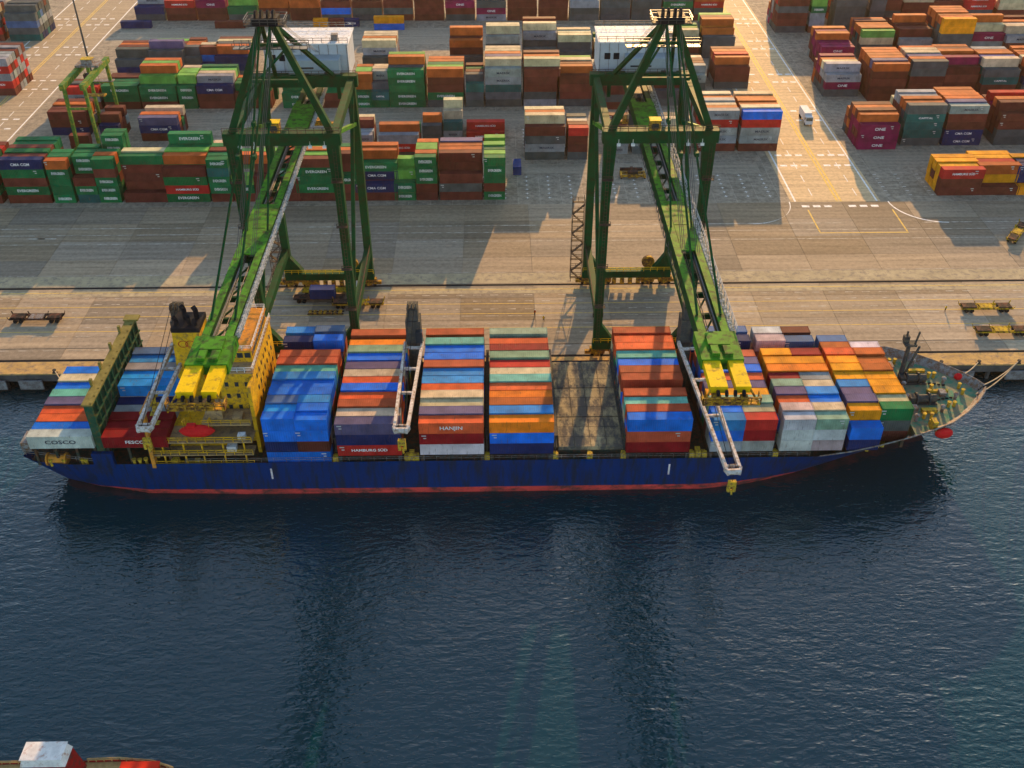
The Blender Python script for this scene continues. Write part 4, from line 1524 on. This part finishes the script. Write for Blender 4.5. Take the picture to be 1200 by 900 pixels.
    # A-frame on the sea side
    for sx in (-1, 1):
        MB().bar((sx * (HX_ - .4), 0, TOP), (sx * .9, 0.2, 75.0), 1.35, 1.3, 1.1, 1.1).build("mast_leg", M_cgreen, root)
        MB().bar((sx * 1.0, .6, 74.6), (sx * 6.2, GA - 1.0, TOP + .2), .75, .75).build("back_stay", M_cgreen, root)
        b = MB()
        for y1, z1 in ((-30.0, 48.6), (-58.0, 48.6)):
            b.bar((sx * .9, -.2, 75.2), (sx * 1.8, y1, z1), .30, .36)
            m_ = Vector((sx * .9, -.2, 75.2)).lerp(Vector((sx * 1.8, y1, z1)), .5)
            b.box(m_.x - .35, m_.x + .35, m_.y - .6, m_.y + .6, m_.z - .35, m_.z + .35)
        b.build("fore_stay", M_cgreen, root)
    b = MB().bar((-4.6, .05, 64.0), (4.6, .05, 64.0), .6, .6)
    b.bar((-2.2, .1, 70.8), (2.2, .1, 70.8), .55, .5).bar((-7.0, 0.05, 60.0), (.5, 12.5, 66.0), .35, .35)
    b.build("mast_tie", M_cgreen, root)
    b = MB().box(-2.4, 2.4, -1.3, 1.6, 74.9, 76.0)
    for x in (-1.6, -.6, .6, 1.6):
        b.tube((x - .18, -.2, 76.2), (x + .18, -.2, 76.2), 1.0, 12)
    b.box(-3.6, 3.6, -2.0, 2.4, 74.75, 74.9)
    ap = b.build("apex_sheaves", M_black, root)
    b = MB().rail([(-3.6, -2, 74.9), (3.6, -2, 74.9), (3.6, 2.4, 74.9), (-3.6, 2.4, 74.9), (-3.6, -2, 74.9)], 1.1, .05, 1.2)
    for i in range(7):
        b.bar((-6.4 - i * .2 + i * 1.1, 3.0, 69.2), (-5.6 + i * 1.7, 3.8, 69.5), .1, .1)
    b.box(-7.5, 6.5, 2.6, 4.4, 69.0, 69.15)
    b.rail([(-7.5, 2.6, 69.15), (6.5, 2.6, 69.15)], 1.1, .05, 1.4).rail([(-7.5, 4.4, 69.15), (6.5, 4.4, 69.15)], 1.1, .05, 1.4)
    b.build("apex_walkway", M_cable, ap)
    # boom and landside girder: two box girders tied together
    BZ0, BZ1 = 46.0, 48.4
    for sx in (-1, 1):
        g = MB()
        g.box(sx * 1.75 - .5, sx * 1.75 + .5, -63.0, 58.0, BZ0, BZ1)
        go = g.build("boom_girder", M_cgreen, root)
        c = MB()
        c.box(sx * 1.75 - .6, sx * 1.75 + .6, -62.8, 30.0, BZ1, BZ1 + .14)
        c.build("top_flange", M_litgreen, go)  # girder top in the sunlit green, its sides keep the dark one
        r = MB().box(sx * 1.1 - .12, sx * 1.1 + .12, -73, 58, BZ1 - 1.2, BZ1 - 1.0)
        r.build("trolley_rail", M_steel, go)
    for i in range(19):
        y = -62 + i * 6.2
        MB().box(-1.25, 1.25, y, y + .5, BZ0 + .3, BZ0 + 1.2).build("cross_tie", M_cgreen, root)
        MB().bar((-1.2, y + .7, BZ0 + .9), (1.2, y + 6.0, BZ0 + .9), .25, .25).build("lateral_brace", M_cgreen, root)
    # cover plates near the hinge, coloured like sunlit girder tops
    MB().box(-2.4, 2.4, 9.0, 27.0, BZ1 + .16, BZ1 + .55).build("hinge_cover", M_litgreen, root)
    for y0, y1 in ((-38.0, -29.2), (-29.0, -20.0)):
        MB().box(-1.13, 1.13, y0, y1, BZ1 - .1, BZ1 + .2).build("cover_plate", M_litgreen, root)
    # walkway along one side of the boom
    b = MB().box(2.5, 3.4, -62.5, 40.0, BZ1 - .2, BZ1 - .05)
    for i in range(34):
        y = -62 + i * 3.0
        b.bar((2.2, y, BZ1 - .9), (3.3, y, BZ1 - .2), .1, .12)
    wo = b.build("boom_walkway", M_walk, root)
    MB().rail([(3.4, -62.5, BZ1 - .05), (3.4, 40.0, BZ1 - .05)], 1.1, .05, 2.0).build("guard_rail", M_steel, wo)
    b = MB()
    for x in (-.8, -.5, .5, .8):
        b.path([(x, -70, BZ1 - .6), (x, 40, BZ1 - .6)], .07, 4)
    for i in range(20):                       # hanging festoon cable loops
        y = -50 + i * 3.2
        b.path([(-2.7, y, BZ1 - .4), (-2.7, y + .9, BZ1 - 2.0), (-2.7, y + 2.3, BZ1 - 2.0), (-2.7, y + 3.2, BZ1 - .4)], .07, 4)
    b.build("ropes", M_cable, root)
    # boom tip: green box, then the yellow nose
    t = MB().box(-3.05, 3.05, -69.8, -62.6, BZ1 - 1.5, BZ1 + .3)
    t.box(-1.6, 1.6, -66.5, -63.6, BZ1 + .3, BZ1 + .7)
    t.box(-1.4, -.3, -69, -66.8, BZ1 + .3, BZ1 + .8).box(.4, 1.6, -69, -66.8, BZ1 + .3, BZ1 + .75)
    t.build("boom_tip", M_litgreen, root)
    t = MB().box(-2.85, -.4, -76.0, -69.8, BZ1 - 1.0, BZ1 + .1).box(.7, 2.85, -76.0, -69.8, BZ1 - 1.0, BZ1 + .1)
    no = t.build("boom_nose", M_cyel, root)
    t = MB().box(-4.0, 4.0, -77.6, -75.9, BZ0 + .4, BZ0 + .6)
    t.rail([(-4.0, -76, BZ0 + .6), (-4.0, -77.6, BZ0 + .6), (4.0, -77.6, BZ0 + .6), (4.0, -76, BZ0 + .6)], 1.1, .06, 1.3)
    t.box(-2.6, -1.4, -77.2, -76.1, BZ0 + .6, BZ0 + 1.5).box(1.4, 2.4, -77.2, -76.1, BZ0 + .6, BZ0 + 1.3)
    for x in (-3.9, 3.9):
        t.bar((x * .7, -75.8, BZ1 - .4), (x, -77.6, BZ0 + .5), .22, .22)
    t.build("nose_platform", M_bogie, no)
    t = MB()
    for x in (-1.8, -.6, .6, 1.8):
        MB().tube((x - .16, -76.5, BZ0 + 1.7), (x + .16, -76.5, BZ0 + 1.7), .5, 10).build("nose_sheave", M_black, no)
    # trolley with the driver's cab, parked over the quay
    t = MB().box(-2.2, 2.2, 33.4, 39.4, BZ0 - 1.3, BZ0 - .1).box(-1.0, 1.0, 34.4, 38.4, BZ0 - .1, BZ1 - .4)
    to = t.build("trolley", M_grey, root)
    MB().box(-2.2, .4, 30.6, 33.2, BZ0 - 4.2, BZ0 - 1.4).build("cab", M_glass, to)
    t = MB()
    for sx in (-1, 1):
        for dy in (35.4, 37.4):
            t.path([(sx * 1.6, dy, BZ0 - 1.2), (sx * 2.0, dy, 41.6)], .05, 4)
    t.build("hoist_rope", M_cable, to)
    t = MB().box(-6.1, 6.1, 35.8, 37.0, 40.2, 40.8).box(-6.1, -5.6, 35.2, 37.6, 39.9, 40.6).box(5.6, 6.1, 35.2, 37.6, 39.9, 40.6).box(-2.6, 2.6, 35.4, 37.4, 40.8, 41.6)
    t.build("spreader", M_bogie, to)
    # small yellow box house beside the boom on the portal
    eb = MB().box(-2.3, -.2, -.9, 1.0, TOP + .05, TOP + 2.0).build("equipment_box", M_bogie, root)
    MB().box(-1.9, -.6, -.96, -.9, TOP + .5, TOP + 1.5).build("hatch", M_glass, eb)
    MB().box(-2.4, -.1, -1.0, 1.1, TOP + 2.0, TOP + 2.1).build("lid", M_cyel, eb)
    # machinery house on the landside girder
    h = MB().box(-9.2, 9.2, 35.0, 45.5, 51.8, 59.2)
    ho = h.build("machinery_house", M_house, root)
    r = MB().box(-9.5, 9.5, 34.8, 45.8, 59.2, 59.45)
    for i in range(9):
        r.box(-9.3 + i * 2.2, -9.15 + i * 2.2, 34.9, 45.7, 59.45, 59.53)
    r.build("roof", M_whitep, ho)
    s = MB().box(-3.6, 7.6, 31.2, 35.0, 52.2, 57.0)
    s.build("annex", mat("annex_grey", (0.30, 0.34, 0.35), 0.5, 0.1, 0.3), ho)
    for i in range(10):
        x = -9.0 + i * 2.0
        MB().box(x - .05, x + .05, 34.92, 35.0, 51.9, 59.1).build("panel_seam", M_grey, ho)
    for x in (-8.0, -6.0):
        MB().box(x, x + 1.3, 34.9, 34.98, 55.6, 57.0).build("louvre", M_black, ho)
    MB().box(4.2, 5.3, 31.14, 31.22, 52.2, 54.4).build("door", M_glass, ho)
    MB().box(-2.6, 2.0, 31.05, 31.22, 55.2, 55.5).build("louvre", M_black, ho)
    MB().box(-1.6, .8, 31.1, 31.22, 52.6, 54.2).build("louvre", M_black, ho)
    s = MB().rail([(-9.4, 34.9, 59.53), (9.4, 34.9, 59.53)], 1.1, .05, 1.8).rail([(-9.4, 45.7, 59.53), (9.4, 45.7, 59.53)], 1.1, .05, 1.8)
    s.box(-9.8, 9.8, 30.8, 46.2, 51.4, 51.75)
    s.rail([(-9.8, 30.8, 51.75), (9.8, 30.8, 51.75)], 1.1, .06, 1.8)
    s.box(5.6, 7.0, 36.5, 38, 59.5, 60.8)
    s.build("house_platform", M_grey, ho)
    for sx in (-1, 1):
        MB().bar((sx * 7.0, 31.5, BZ1), (sx * 7.0, 31.5, 51.4), .8, .8).bar((sx * 7.0, 44.5, BZ1), (sx * 7.0, 44.5, 51.4), .8, .8).bar((sx * 7.0, 44.5, BZ1), (sx * 1.75, 44.5, BZ0 + 1), .8, .8).build("house_support", M_cgreen, root)
    # ladder tower on the left landside leg
    st = MB()
    x0, x1, y0, y1 = -HX_ - 4.0, -HX_ - 1.2, GA - 1.2, GA + 1.2
    for xx in (x0, x1):
        for yy in (y0, y1):
            st.box(xx - .06, xx + .06, yy - .06, yy + .06, 1.5, 24.0)
    for i in range(9):
        z = 1.6 + i * 2.6
        a, c = ((x0, x1) if i % 2 else (x1, x0))
        if i < 8:
            st.bar((a, y0 + .6, z), (c, y0 + .6, z + 2.6), .8, .14)
        st.box(x0, x1, y1 - .9, y1, z - .05, z + .05)
        st.rail([(x0, y0, z), (x0, y1, z), (x1, y1, z)], 1.0, .05, 1.2)
    st.build("stair_tower", M_stair, root)
    st = MB()
    for i in range(4):                                   # boxes and cable reel on the landside sill
        MB().box(-3.6 + i * 2.0, -2.6 + i * 2.0, GA - 1.6, GA - 1.0, .9, 2.4).build("drive_box", M_bogie, root)
    st.tube((5.5, GA + 1.2, 5.4), (5.5, GA + 2.0, 5.4), 1.6, 16).box(5.2, 5.8, GA + 1.1, GA + 1.3, 3.0, 5.4)
    st.build("cable_reel", M_bogie, root)
    return root


crane = make_sts((32.2, 187.0, 0), "green gantry crane over the ship's forward half, yellow-nosed boom lowered")
c2 = copy_tree(crane)
c2.location = (-41.6, 187.0, 0)
c2['label'] = "green gantry crane over the ship's funnel, yellow-nosed boom lowered"


# ------------------------------------------------------------------ other things on the quay and in the yard
# rubber-tyred yard crane
M_ygreen = mat("yard_crane_green", (0.06, 0.16, 0.03), 0.55, 0.25, 0.5, c2=(0.25, 0.22, 0.03), c2amt=0.4, c2scale=0.7)
rt = thing("yard_crane", "green rubber tyred yard crane straddling container stacks beside the left road", "yard crane", (-127.0, 298.8, 0))
for x in (-3.4, 3.4):
    for y in (0, 22.5):
        MB().bar((x, y, 1.6), (x * .9, y + (.5 if y == 0 else -.5), 20.6), .9, 1.0).build("leg", M_ygreen, rt)
    MB().box(x * .9 - .7, x * .9 + .7, -1.2, 24.0, 20.6, 22.3).build("girder", M_ygreen, rt)
for y in (0, 22.5):
    s = MB().box(-4.6, 4.6, y - .5, y + .5, 1.0, 1.9).build("sill_beam", M_ygreen, rt)
    MB().bar((-3.2, y, 14.5), (3.2, y, 14.5), .5, .6).build("cross_brace", M_ygreen, rt)
    for x in (-4.0, -2.6, 2.6, 4.0):
        MB().tube((x, y - .35, .68), (x, y + .35, .68), .7, 14).build("wheel", M_rubber, rt)
b = MB().box(-3.6, 3.6, 13.5, 18.0, 22.4, 23.0).box(-1.8, 1.6, 14.6, 17.0, 23.0, 24.4)
b.build("trolley", M_grey, rt)
MB().box(-1.9, 1.7, 14.5, 17.1, 24.4, 24.6).build("trolley_roof", M_yelp, rt)
MB().box(-1.0, 1.2, 11.8, 13.4, 18.6, 20.8).build("cab", M_glass, rt)
b = MB().box(-5.2, -4.0, 20.0, 22.6, 1.9, 4.4).box(-4.2, 4.2, 21.2, 23.4, 15.0, 15.2)
b.build("engine_room", M_grey, rt)
b = MB().box(-3.0, 3.0, 14.8, 16.8, 12.6, 13.0)
for x in (-2, 2):
    b.path([(x, 15.8, 22.4), (x, 15.8, 13.0)], .05, 4)
b.build("spreader", M_bogie, rt)

# light masts
M_pole = mat("mast_steel", (0.07, 0.075, 0.07), 0.5)
LM = thing("light_mast", "tall thin lighting mast behind the yard crane", "light mast", (-139.0, 345.0, 0))
b = MB().tube((0, 0, 0), (0, 0, 44), .42, 10, .2)
b.build("pole", M_pole, LM)
b = MB().tube((0, 0, 43.6), (0, 0, 44.1), 1.4, 12)
for k in range(6):
    a = rad(60 * k)
    b.box(1.4 * math.cos(a) - .3, 1.4 * math.cos(a) + .3, 1.4 * math.sin(a) - .3, 1.4 * math.sin(a) + .3, 43.2, 43.7)
b.build("lamp_ring", M_pole, LM)

# empty box trailers parked on the quay
M_tyel = mat("trailer_yellow", (0.50, 0.32, 0.015), 0.6, 0.3, 0.8, c2=(0.10, 0.06, 0.03), c2amt=0.5, c2scale=1.2)
M_tblk = mat("trailer_black", (0.025, 0.022, 0.02), 0.7, 0.4, 1.0, c2=(0.12, 0.05, 0.03), c2amt=0.45, c2scale=1.0)


def make_trailer(loc, rz, label, dark=False):
    t = thing("container_trailer", label, "trailer", loc, rz, "empty container trailers on the quay")
    b = MB()
    for s in (-.75, .75):
        b.box(-6.2, 6.2, s - .12, s + .12, 1.0, 1.3)
    for i in range(10):
        b.box(-6.1 + i * 1.33, -5.9 + i * 1.33, -1.2, 1.2, 1.02, 1.24)
    for s in (-1.22, 1.22):
        b.box(-6.2, 6.2, s - .08, s + .08, 1.0, 1.28)
    b.build("frame", M_tblk if dark else M_tyel, t)
    for x in (-6.1, -2.2, 2.2, 6.1):
        for s in (-1.25, 1.25):
            MB().bar((x, s, 1.2), (x + (.25 if x > 0 else -.25), s * 1.1, 1.9), .25, .12).build("corner_guide", M_tblk if dark else M_tyel, t)
    for x in (-4.9, -3.6, 3.6, 4.9):
        for s in (-.9, .9):
            MB().tube((x, s - .28, .5), (x, s + .28, .5), .5, 12).build("wheel", M_rubber, t)
    b = MB().box(-1.6, 1.6, -1.0, 1.0, .9, 1.35)
    b.build("deck_plate", M_tyel if not dark else M_grey, t)
    MB().box(-5.9, -2.6, -1.05, 1.05, 1.28, 1.55).build("tray", M_tblk, t)
    MB().box(2.7, 5.9, -1.05, 1.05, 1.28, 1.5).build("tray", M_tblk, t)
    return t


make_trailer((-109.5, 203.4, 0), 0, "dark empty trailer alone on the quay at the far left", True)
make_trailer((117.8, 204.2, 0), 0, "yellow and black empty trailer on the quay, farther from the water of the near pair")
make_trailer((117.4, 194.2, 0), 0, "yellow and black empty trailer on the quay, closer to the water of the near pair")
make_trailer((141.0, 241.2, 0), rad(52), "yellow trailer parked askew near the right road")
make_trailer((-33.8, 208.6, 0), 0, "yellow and black empty trailer under the funnel side crane's right leg")

M_cabw = mat("truck_cab_white", (0.62, 0.62, 0.60), 0.4, 0.1, 0.5)


def make_truck(loc, rz, label, boxc=None, length=6.5):
    t = thing("truck", label, "truck", loc, rz)
    MB().box(-length, 0.6, -.5, .5, .75, 1.05).build("chassis", M_tblk, t)
    c = MB()
    c.add([(.6, -1.2, .6), (2.7, -1.2, .6), (2.7, 1.2, .6), (.6, 1.2, .6), (.6, -1.2, 3.0), (2.3, -1.2, 3.0), (2.3, 1.2, 3.0), (.6, 1.2, 3.0)],
          [(0, 3, 2, 1), (4, 5, 6, 7), (0, 1, 5, 4), (1, 2, 6, 5), (2, 3, 7, 6), (3, 0, 4, 7)])
    co = c.build("cab", M_cabw, t)
    MB().add([(2.60, -1.05, 1.75), (2.60, 1.05, 1.75), (2.40, 1.05, 2.75), (2.40, -1.05, 2.75)], [(0, 1, 2, 3)]).build("windscreen", M_glass, co)
    for s in (-1.22, 1.22):
        MB().box(1.0, 2.1, s - .02, s + .02, 1.7, 2.6).build("side_window", M_glass, co)
        MB().box(2.66, 2.74, s * .7 - .2, s * .7 + .2, .8, 1.05).build("headlight", M_whitep, co)
    for x in (1.7, -length + 1.0, -length + 2.3):
        for s in (-1.0, 1.0):
            MB().tube((x, s - .2, .5), (x, s + .2, .5), .5, 12).build("wheel", M_rubber, t)
    if boxc:
        MB().box(-length, .3, -1.22, 1.22, 1.1, 3.6).build("cargo_box", boxc, t)
    else:
        MB().box(-length, .3, -1.15, 1.15, 1.05, 1.3).build("flatbed", M_tyel, t)
    return t


make_truck((103.3, 319.0, -.06), rad(-90), "white truck driving along the right road towards the quay", M_cabw)
make_truck((-36.6, 214.4, 0), 0, "white cabbed yard truck with empty flatbed under the funnel side crane", None, 11.5)
tr = thing("container_trailer", "trailer carrying a navy container under the funnel side crane", "trailer", (-43.6, 211.2, 0), 0, "loaded trailers under the crane")
MB().box(-6.2, 6.2, -1.1, 1.1, .95, 1.25).build("frame", M_tblk, tr)
for x in (-4.9, -3.6, 3.6, 4.9):
    for s in (-.9, .9):
        MB().tube((x, s - .28, .5), (x, s + .28, .5), .5, 12).build("wheel", M_rubber, tr)
o = link("shipping_container", CME[20], None, (-42.6, 211.2, 1.27))
o.color = (0.012, 0.035, 0.14, 1)
tag(o, "navy short container resting on a trailer under the funnel side crane", "shipping container", "containers on trailers")

# spreader frames stored on the ground
def make_frame(loc, label, rz=0):
    t = thing("spreader_frame", label, "spreader frame", loc, rz, "spreader frames stored on the ground")
    b = MB()
    for s in (-1.1, 1.1):
        b.box(-3.6, 3.6, s - .25, s + .25, .5, 1.1)
    for x in (-3.5, -1.2, 1.2, 3.5):
        b.box(x - .3, x + .3, -1.6, 1.6, .3, 1.2)
    b.build("frame", M_bogie, t)
    b = MB().box(-1.5, 1.5, -.8, .8, 1.1, 1.9).box(-.4, .4, 2.0, 3.8, .3, 1.6).box(-3.4, 3.4, 3.6, 4.4, .3, 1.0)
    b.build("headblock", M_tblk, t)
    for x in (-3.5, 3.5):
        for y in (-1.4, 1.4):
            MB().box(x - .25, x + .25, y - .2, y + .2, 0, .35).build("foot", M_tblk, t)
    return t


make_frame((40.9, 279.5, -.1), "rusty spreader frame on the yard paving behind the forward crane")
o = link("shipping_container", CME[20], None, (6.3, 284.2, -.1))
o.rotation_euler = (0, 0, rad(90))
o.color = (0.012, 0.045, 0.16, 1)
tag(o, "navy container standing end-on to the quay beside tall green stack", "shipping container", "end-on containers in the yard")

# hatch covers / gear put down on the quay under the crane
for x, y, lab in ((-41.5, 205.6, "low orange slatted pallet rack lying on the quay under the funnel side crane"), (24.0, 203.0, "small dark gear box on the quay beside the forward crane's left leg")):
    t = thing("gear_rack" if x < 0 else "gear_box", lab, "rack" if x < 0 else "gear box", (x, y, 0))
    if x < 0:
        b = MB()
        for i in range(7):
            b.box(-4 + i * 1.2, -3.2 + i * 1.2, -.8, .8, .25, .45)
        b.build("slat_panel", M_bogie, t)
        MB().box(-4.2, 4.4, -.7, -.5, 0, .25).box(-4.2, 4.4, .5, .7, 0, .25).build("runner", M_tblk, t)
    else:
        MB().box(-1.2, 1.2, -.6, .6, .1, 1.3).build("box", M_tblk, t)
        MB().box(-1.25, 1.25, -.65, .65, 1.3, 1.4).build("lid", M_grey, t)

# people on the quay
M_skin = flat("skin", (0.30, 0.17, 0.11))
M_vest = mat("work_vest", (0.42, 0.09, 0.02), 0.8, 0.1, 2.0)
M_trou = mat("dark_trousers", (0.02, 0.022, 0.03), 0.85, 0.1, 2.0)


def make_person(loc, rz, label, vest):
    sk = bpy.data.meshes.new("person")
    P = [(0, 0, .92), (0, .01, 1.15), (0, 0, 1.40), (0, -.01, 1.52), (0, -.02, 1.68),
         (-.1, 0, .86), (-.12, -.05, .48), (-.12, .02, .07), (.1, 0, .86), (.12, .09, .48), (.12, .10, .07),
         (-.2, 0, 1.40), (-.26, .02, 1.13), (-.25, -.08, .9), (.2, 0, 1.40), (.26, -.02, 1.13), (.25, -.1, .9), (-.12, -.14, .05), (.12, -.04, .05)]
    E_ = [(0, 1), (1, 2), (2, 3), (3, 4), (0, 5), (5, 6), (6, 7), (0, 8), (8, 9), (9, 10), (2, 11), (11, 12), (12, 13), (2, 14), (14, 15), (15, 16), (7, 17), (10, 18)]
    rr = [.15, .15, .15, .06, .105, .1, .07, .05, .1, .07, .05, .07, .05, .035, .07, .05, .035, .04, .04]
    sk.from_pydata(P, E_, [])
    o = link("person", sk, None, loc)
    o.rotation_euler = (0, 0, rz)
    mo = o.modifiers.new("skin", 'SKIN')
    for v, r_ in zip(sk.skin_vertices[0].data, rr):
        v.radius = (r_, r_ * .85)
    sk.skin_vertices[0].data[0].use_root = True
    su = o.modifiers.new("sub", 'SUBSURF')
    su.levels = su.render_levels = 1
    sk.materials.append(M_trou)
    tag(o, label, "person", "workers on the quay")
    b = MB().tube((0, 0, .98), (0, 0, 1.46), .20, 10, .19)
    b.build("vest", vest, o)
    MB().ball((0, -.02, 1.76), .13, .14, .10, 10, 6).build("helmet", M_whitep, o)
    return o


make_person((8.9, 203.6, 0), rad(30), "person in orange work vest walking on the open quay, farther from the water", M_vest)
make_person((10.9, 201.0, 0), rad(-40), "person in yellow work vest standing on the open quay, closer to the water", M_cyel)
make_person((108.0, 203.8, 0), rad(80), "person in yellow work vest standing left of the parked yellow trailers", M_cyel)

# bow and stern mooring lines
M_rope = mat("mooring_rope", (0.34, 0.27, 0.18), 0.9)


def sag(a, b_, s, n=14):
    a, b_ = Vector(a), Vector(b_)
    return [tuple(a.lerp(b_, i / n) - Vector((0, 0, s * 4 * (i / n) * (1 - i / n)))) for i in range(n + 1)]


for k, (a, b_, s, lab) in enumerate((((96.6, 160.6, 8.3), (116.4, 181.9, .9), 1.6, "thick bow mooring rope, nearest the sea of the three"), ((98.6, 163.2, 8.3), (116.6, 182.0, .9), 1.0, "thick bow mooring rope running beside the outermost one"),
                                     ((95.8, 167.6, 8.2), (107.5, 181.9, .9), 1.2, "short bow mooring rope closest to the hull"), ((-91.5, 172.0, 4.6), (-98.0, 181.9, .9), .6, "stern mooring rope from the ship to the quay"))):
    tag(MB().path(sag(a, b_, s), .14, 6).build("mooring_rope", M_rope), lab, "mooring rope", "mooring ropes of the ship")

# small workboat at the lower left edge
M_boatw = mat("boat_white_paint", (0.70, 0.66, 0.60), 0.55, 0.2, 0.6, c2=(0.45, 0.26, 0.18), c2amt=0.2, c2scale=0.9)
M_boatr = mat("boat_red", (0.30, 0.015, 0.012), 0.55, 0.25, 0.6, c2=(0.12, 0.04, 0.03), c2amt=0.4, c2scale=1.0)
M_boator = mat("boat_bright_red", (0.62, 0.035, 0.015), 0.5, 0.1, 0.6)
M_boatt = mat("boat_timber", (0.42, 0.26, 0.10), 0.8, 0.25, 1.0)
wb = thing("workboat", "red workboat with white wheelhouse cut off by the lower left corner", "boat", (-61.0, 85.1, -4))
wb.scale = (.66, .66, .66)
b = MB()
pts = [(-24, -3.6), (-24, 3.6), (6, 4.0), (14, 3.2), (19, 1.4), (21, 0), (19, -1.4), (14, -3.2), (6, -4.0)]
n = len(pts)
b.add([(x * .97, y * .8, -.8) for x, y in pts] + [(x, y, 2.2) for x, y in pts], [tuple(range(n)), tuple(reversed(range(n, 2 * n)))][:1] + [(i, (i + 1) % n, n + (i + 1) % n, n + i) for i in range(n)][::1])
b.build("hull", M_boatr, wb)
b = MB().add([(x * .985, y * .95, 1.7) for x, y in pts], [tuple(reversed(range(n)))])
b.build("deck", M_boatt, wb)
b = MB()
b.add([(-12.6, -1.6, 1.7), (-1.2, -1.6, 1.7), (-1.2, 3.0, 1.7), (-12.6, 3.0, 1.7), (-12.0, -1.4, 8.7), (-2.4, -1.4, 8.7), (-2.4, 2.8, 8.7), (-12.0, 2.8, 8.7)],
      [(0, 3, 2, 1), (4, 5, 6, 7), (0, 1, 5, 4), (1, 2, 6, 5), (2, 3, 7, 6), (3, 0, 4, 7)])
b.build("deckhouse", M_boatr, wb)
b = MB()
b.add([(-12.4, -1.8, 8.7), (-2.6, -1.8, 8.7), (-2.6, 3.2, 8.7), (-12.4, 3.2, 8.7), (-11.8, -1.2, 10.7), (-3.4, -1.2, 10.7), (-3.4, 2.8, 10.7), (-11.8, 2.8, 10.7)],
      [(0, 3, 2, 1), (4, 5, 6, 7), (0, 1, 5, 4), (1, 2, 6, 5), (2, 3, 7, 6), (3, 0, 4, 7)])
wo = b.build("wheelhouse", M_boatw, wb)
MB().box(-12.2, -3.1, -1.5, 3.1, 10.7, 10.85).build("roof", M_boatw, wo)
for i in range(5):
    x = -11.4 + i * 1.7
    MB().add([(x, -1.66, 9.15), (x + 1.2, -1.66, 9.15), (x + 1.2, -1.40, 9.9), (x, -1.40, 9.9)], [(0, 1, 2, 3)]).build("window", M_glass, wo)
b = MB().rail([(-1.0, 3.7, 1.9), (6.0, 3.9, 1.9), (13.8, 3.1, 1.9), (18.8, 1.3, 1.9)], 1.3, .09, 1.5)
b.build("rail", M_boatt, wb)
MB().rail([(-24, 3.5, 1.9), (-13, 3.5, 1.9)], 1.1, .08, 1.8).build("rail", M_boatt, wb)
b = MB().box(7.5, 15.5, -1.0, 2.2, 1.7, 3.6).box(7.2, 15.8, -1.2, 2.4, 3.6, 3.9)
b.build("hatch_box", M_boator, wb)


# ------------------------------------------------------------------ harbour haze
hz = bpy.data.materials.new("haze")
hz.use_nodes = True
hn = hz.node_tree
hn.nodes.remove(hn.nodes["Principled BSDF"])
pv = hn.nodes.new("ShaderNodeVolumePrincipled")
pv.inputs['Color'].default_value = (1.0, 0.82, 0.55, 1)
pv.inputs['Density'].default_value = 0.000025
pv.inputs['Anisotropy'].default_value = 0.45
hn.links.new(pv.outputs[0], hn.nodes["Material Output"].inputs['Volume'])
o = MB().box(-5100, 5100, -5100, 7100, -12, 137).build("haze", hz)
o['kind'] = 'stuff'
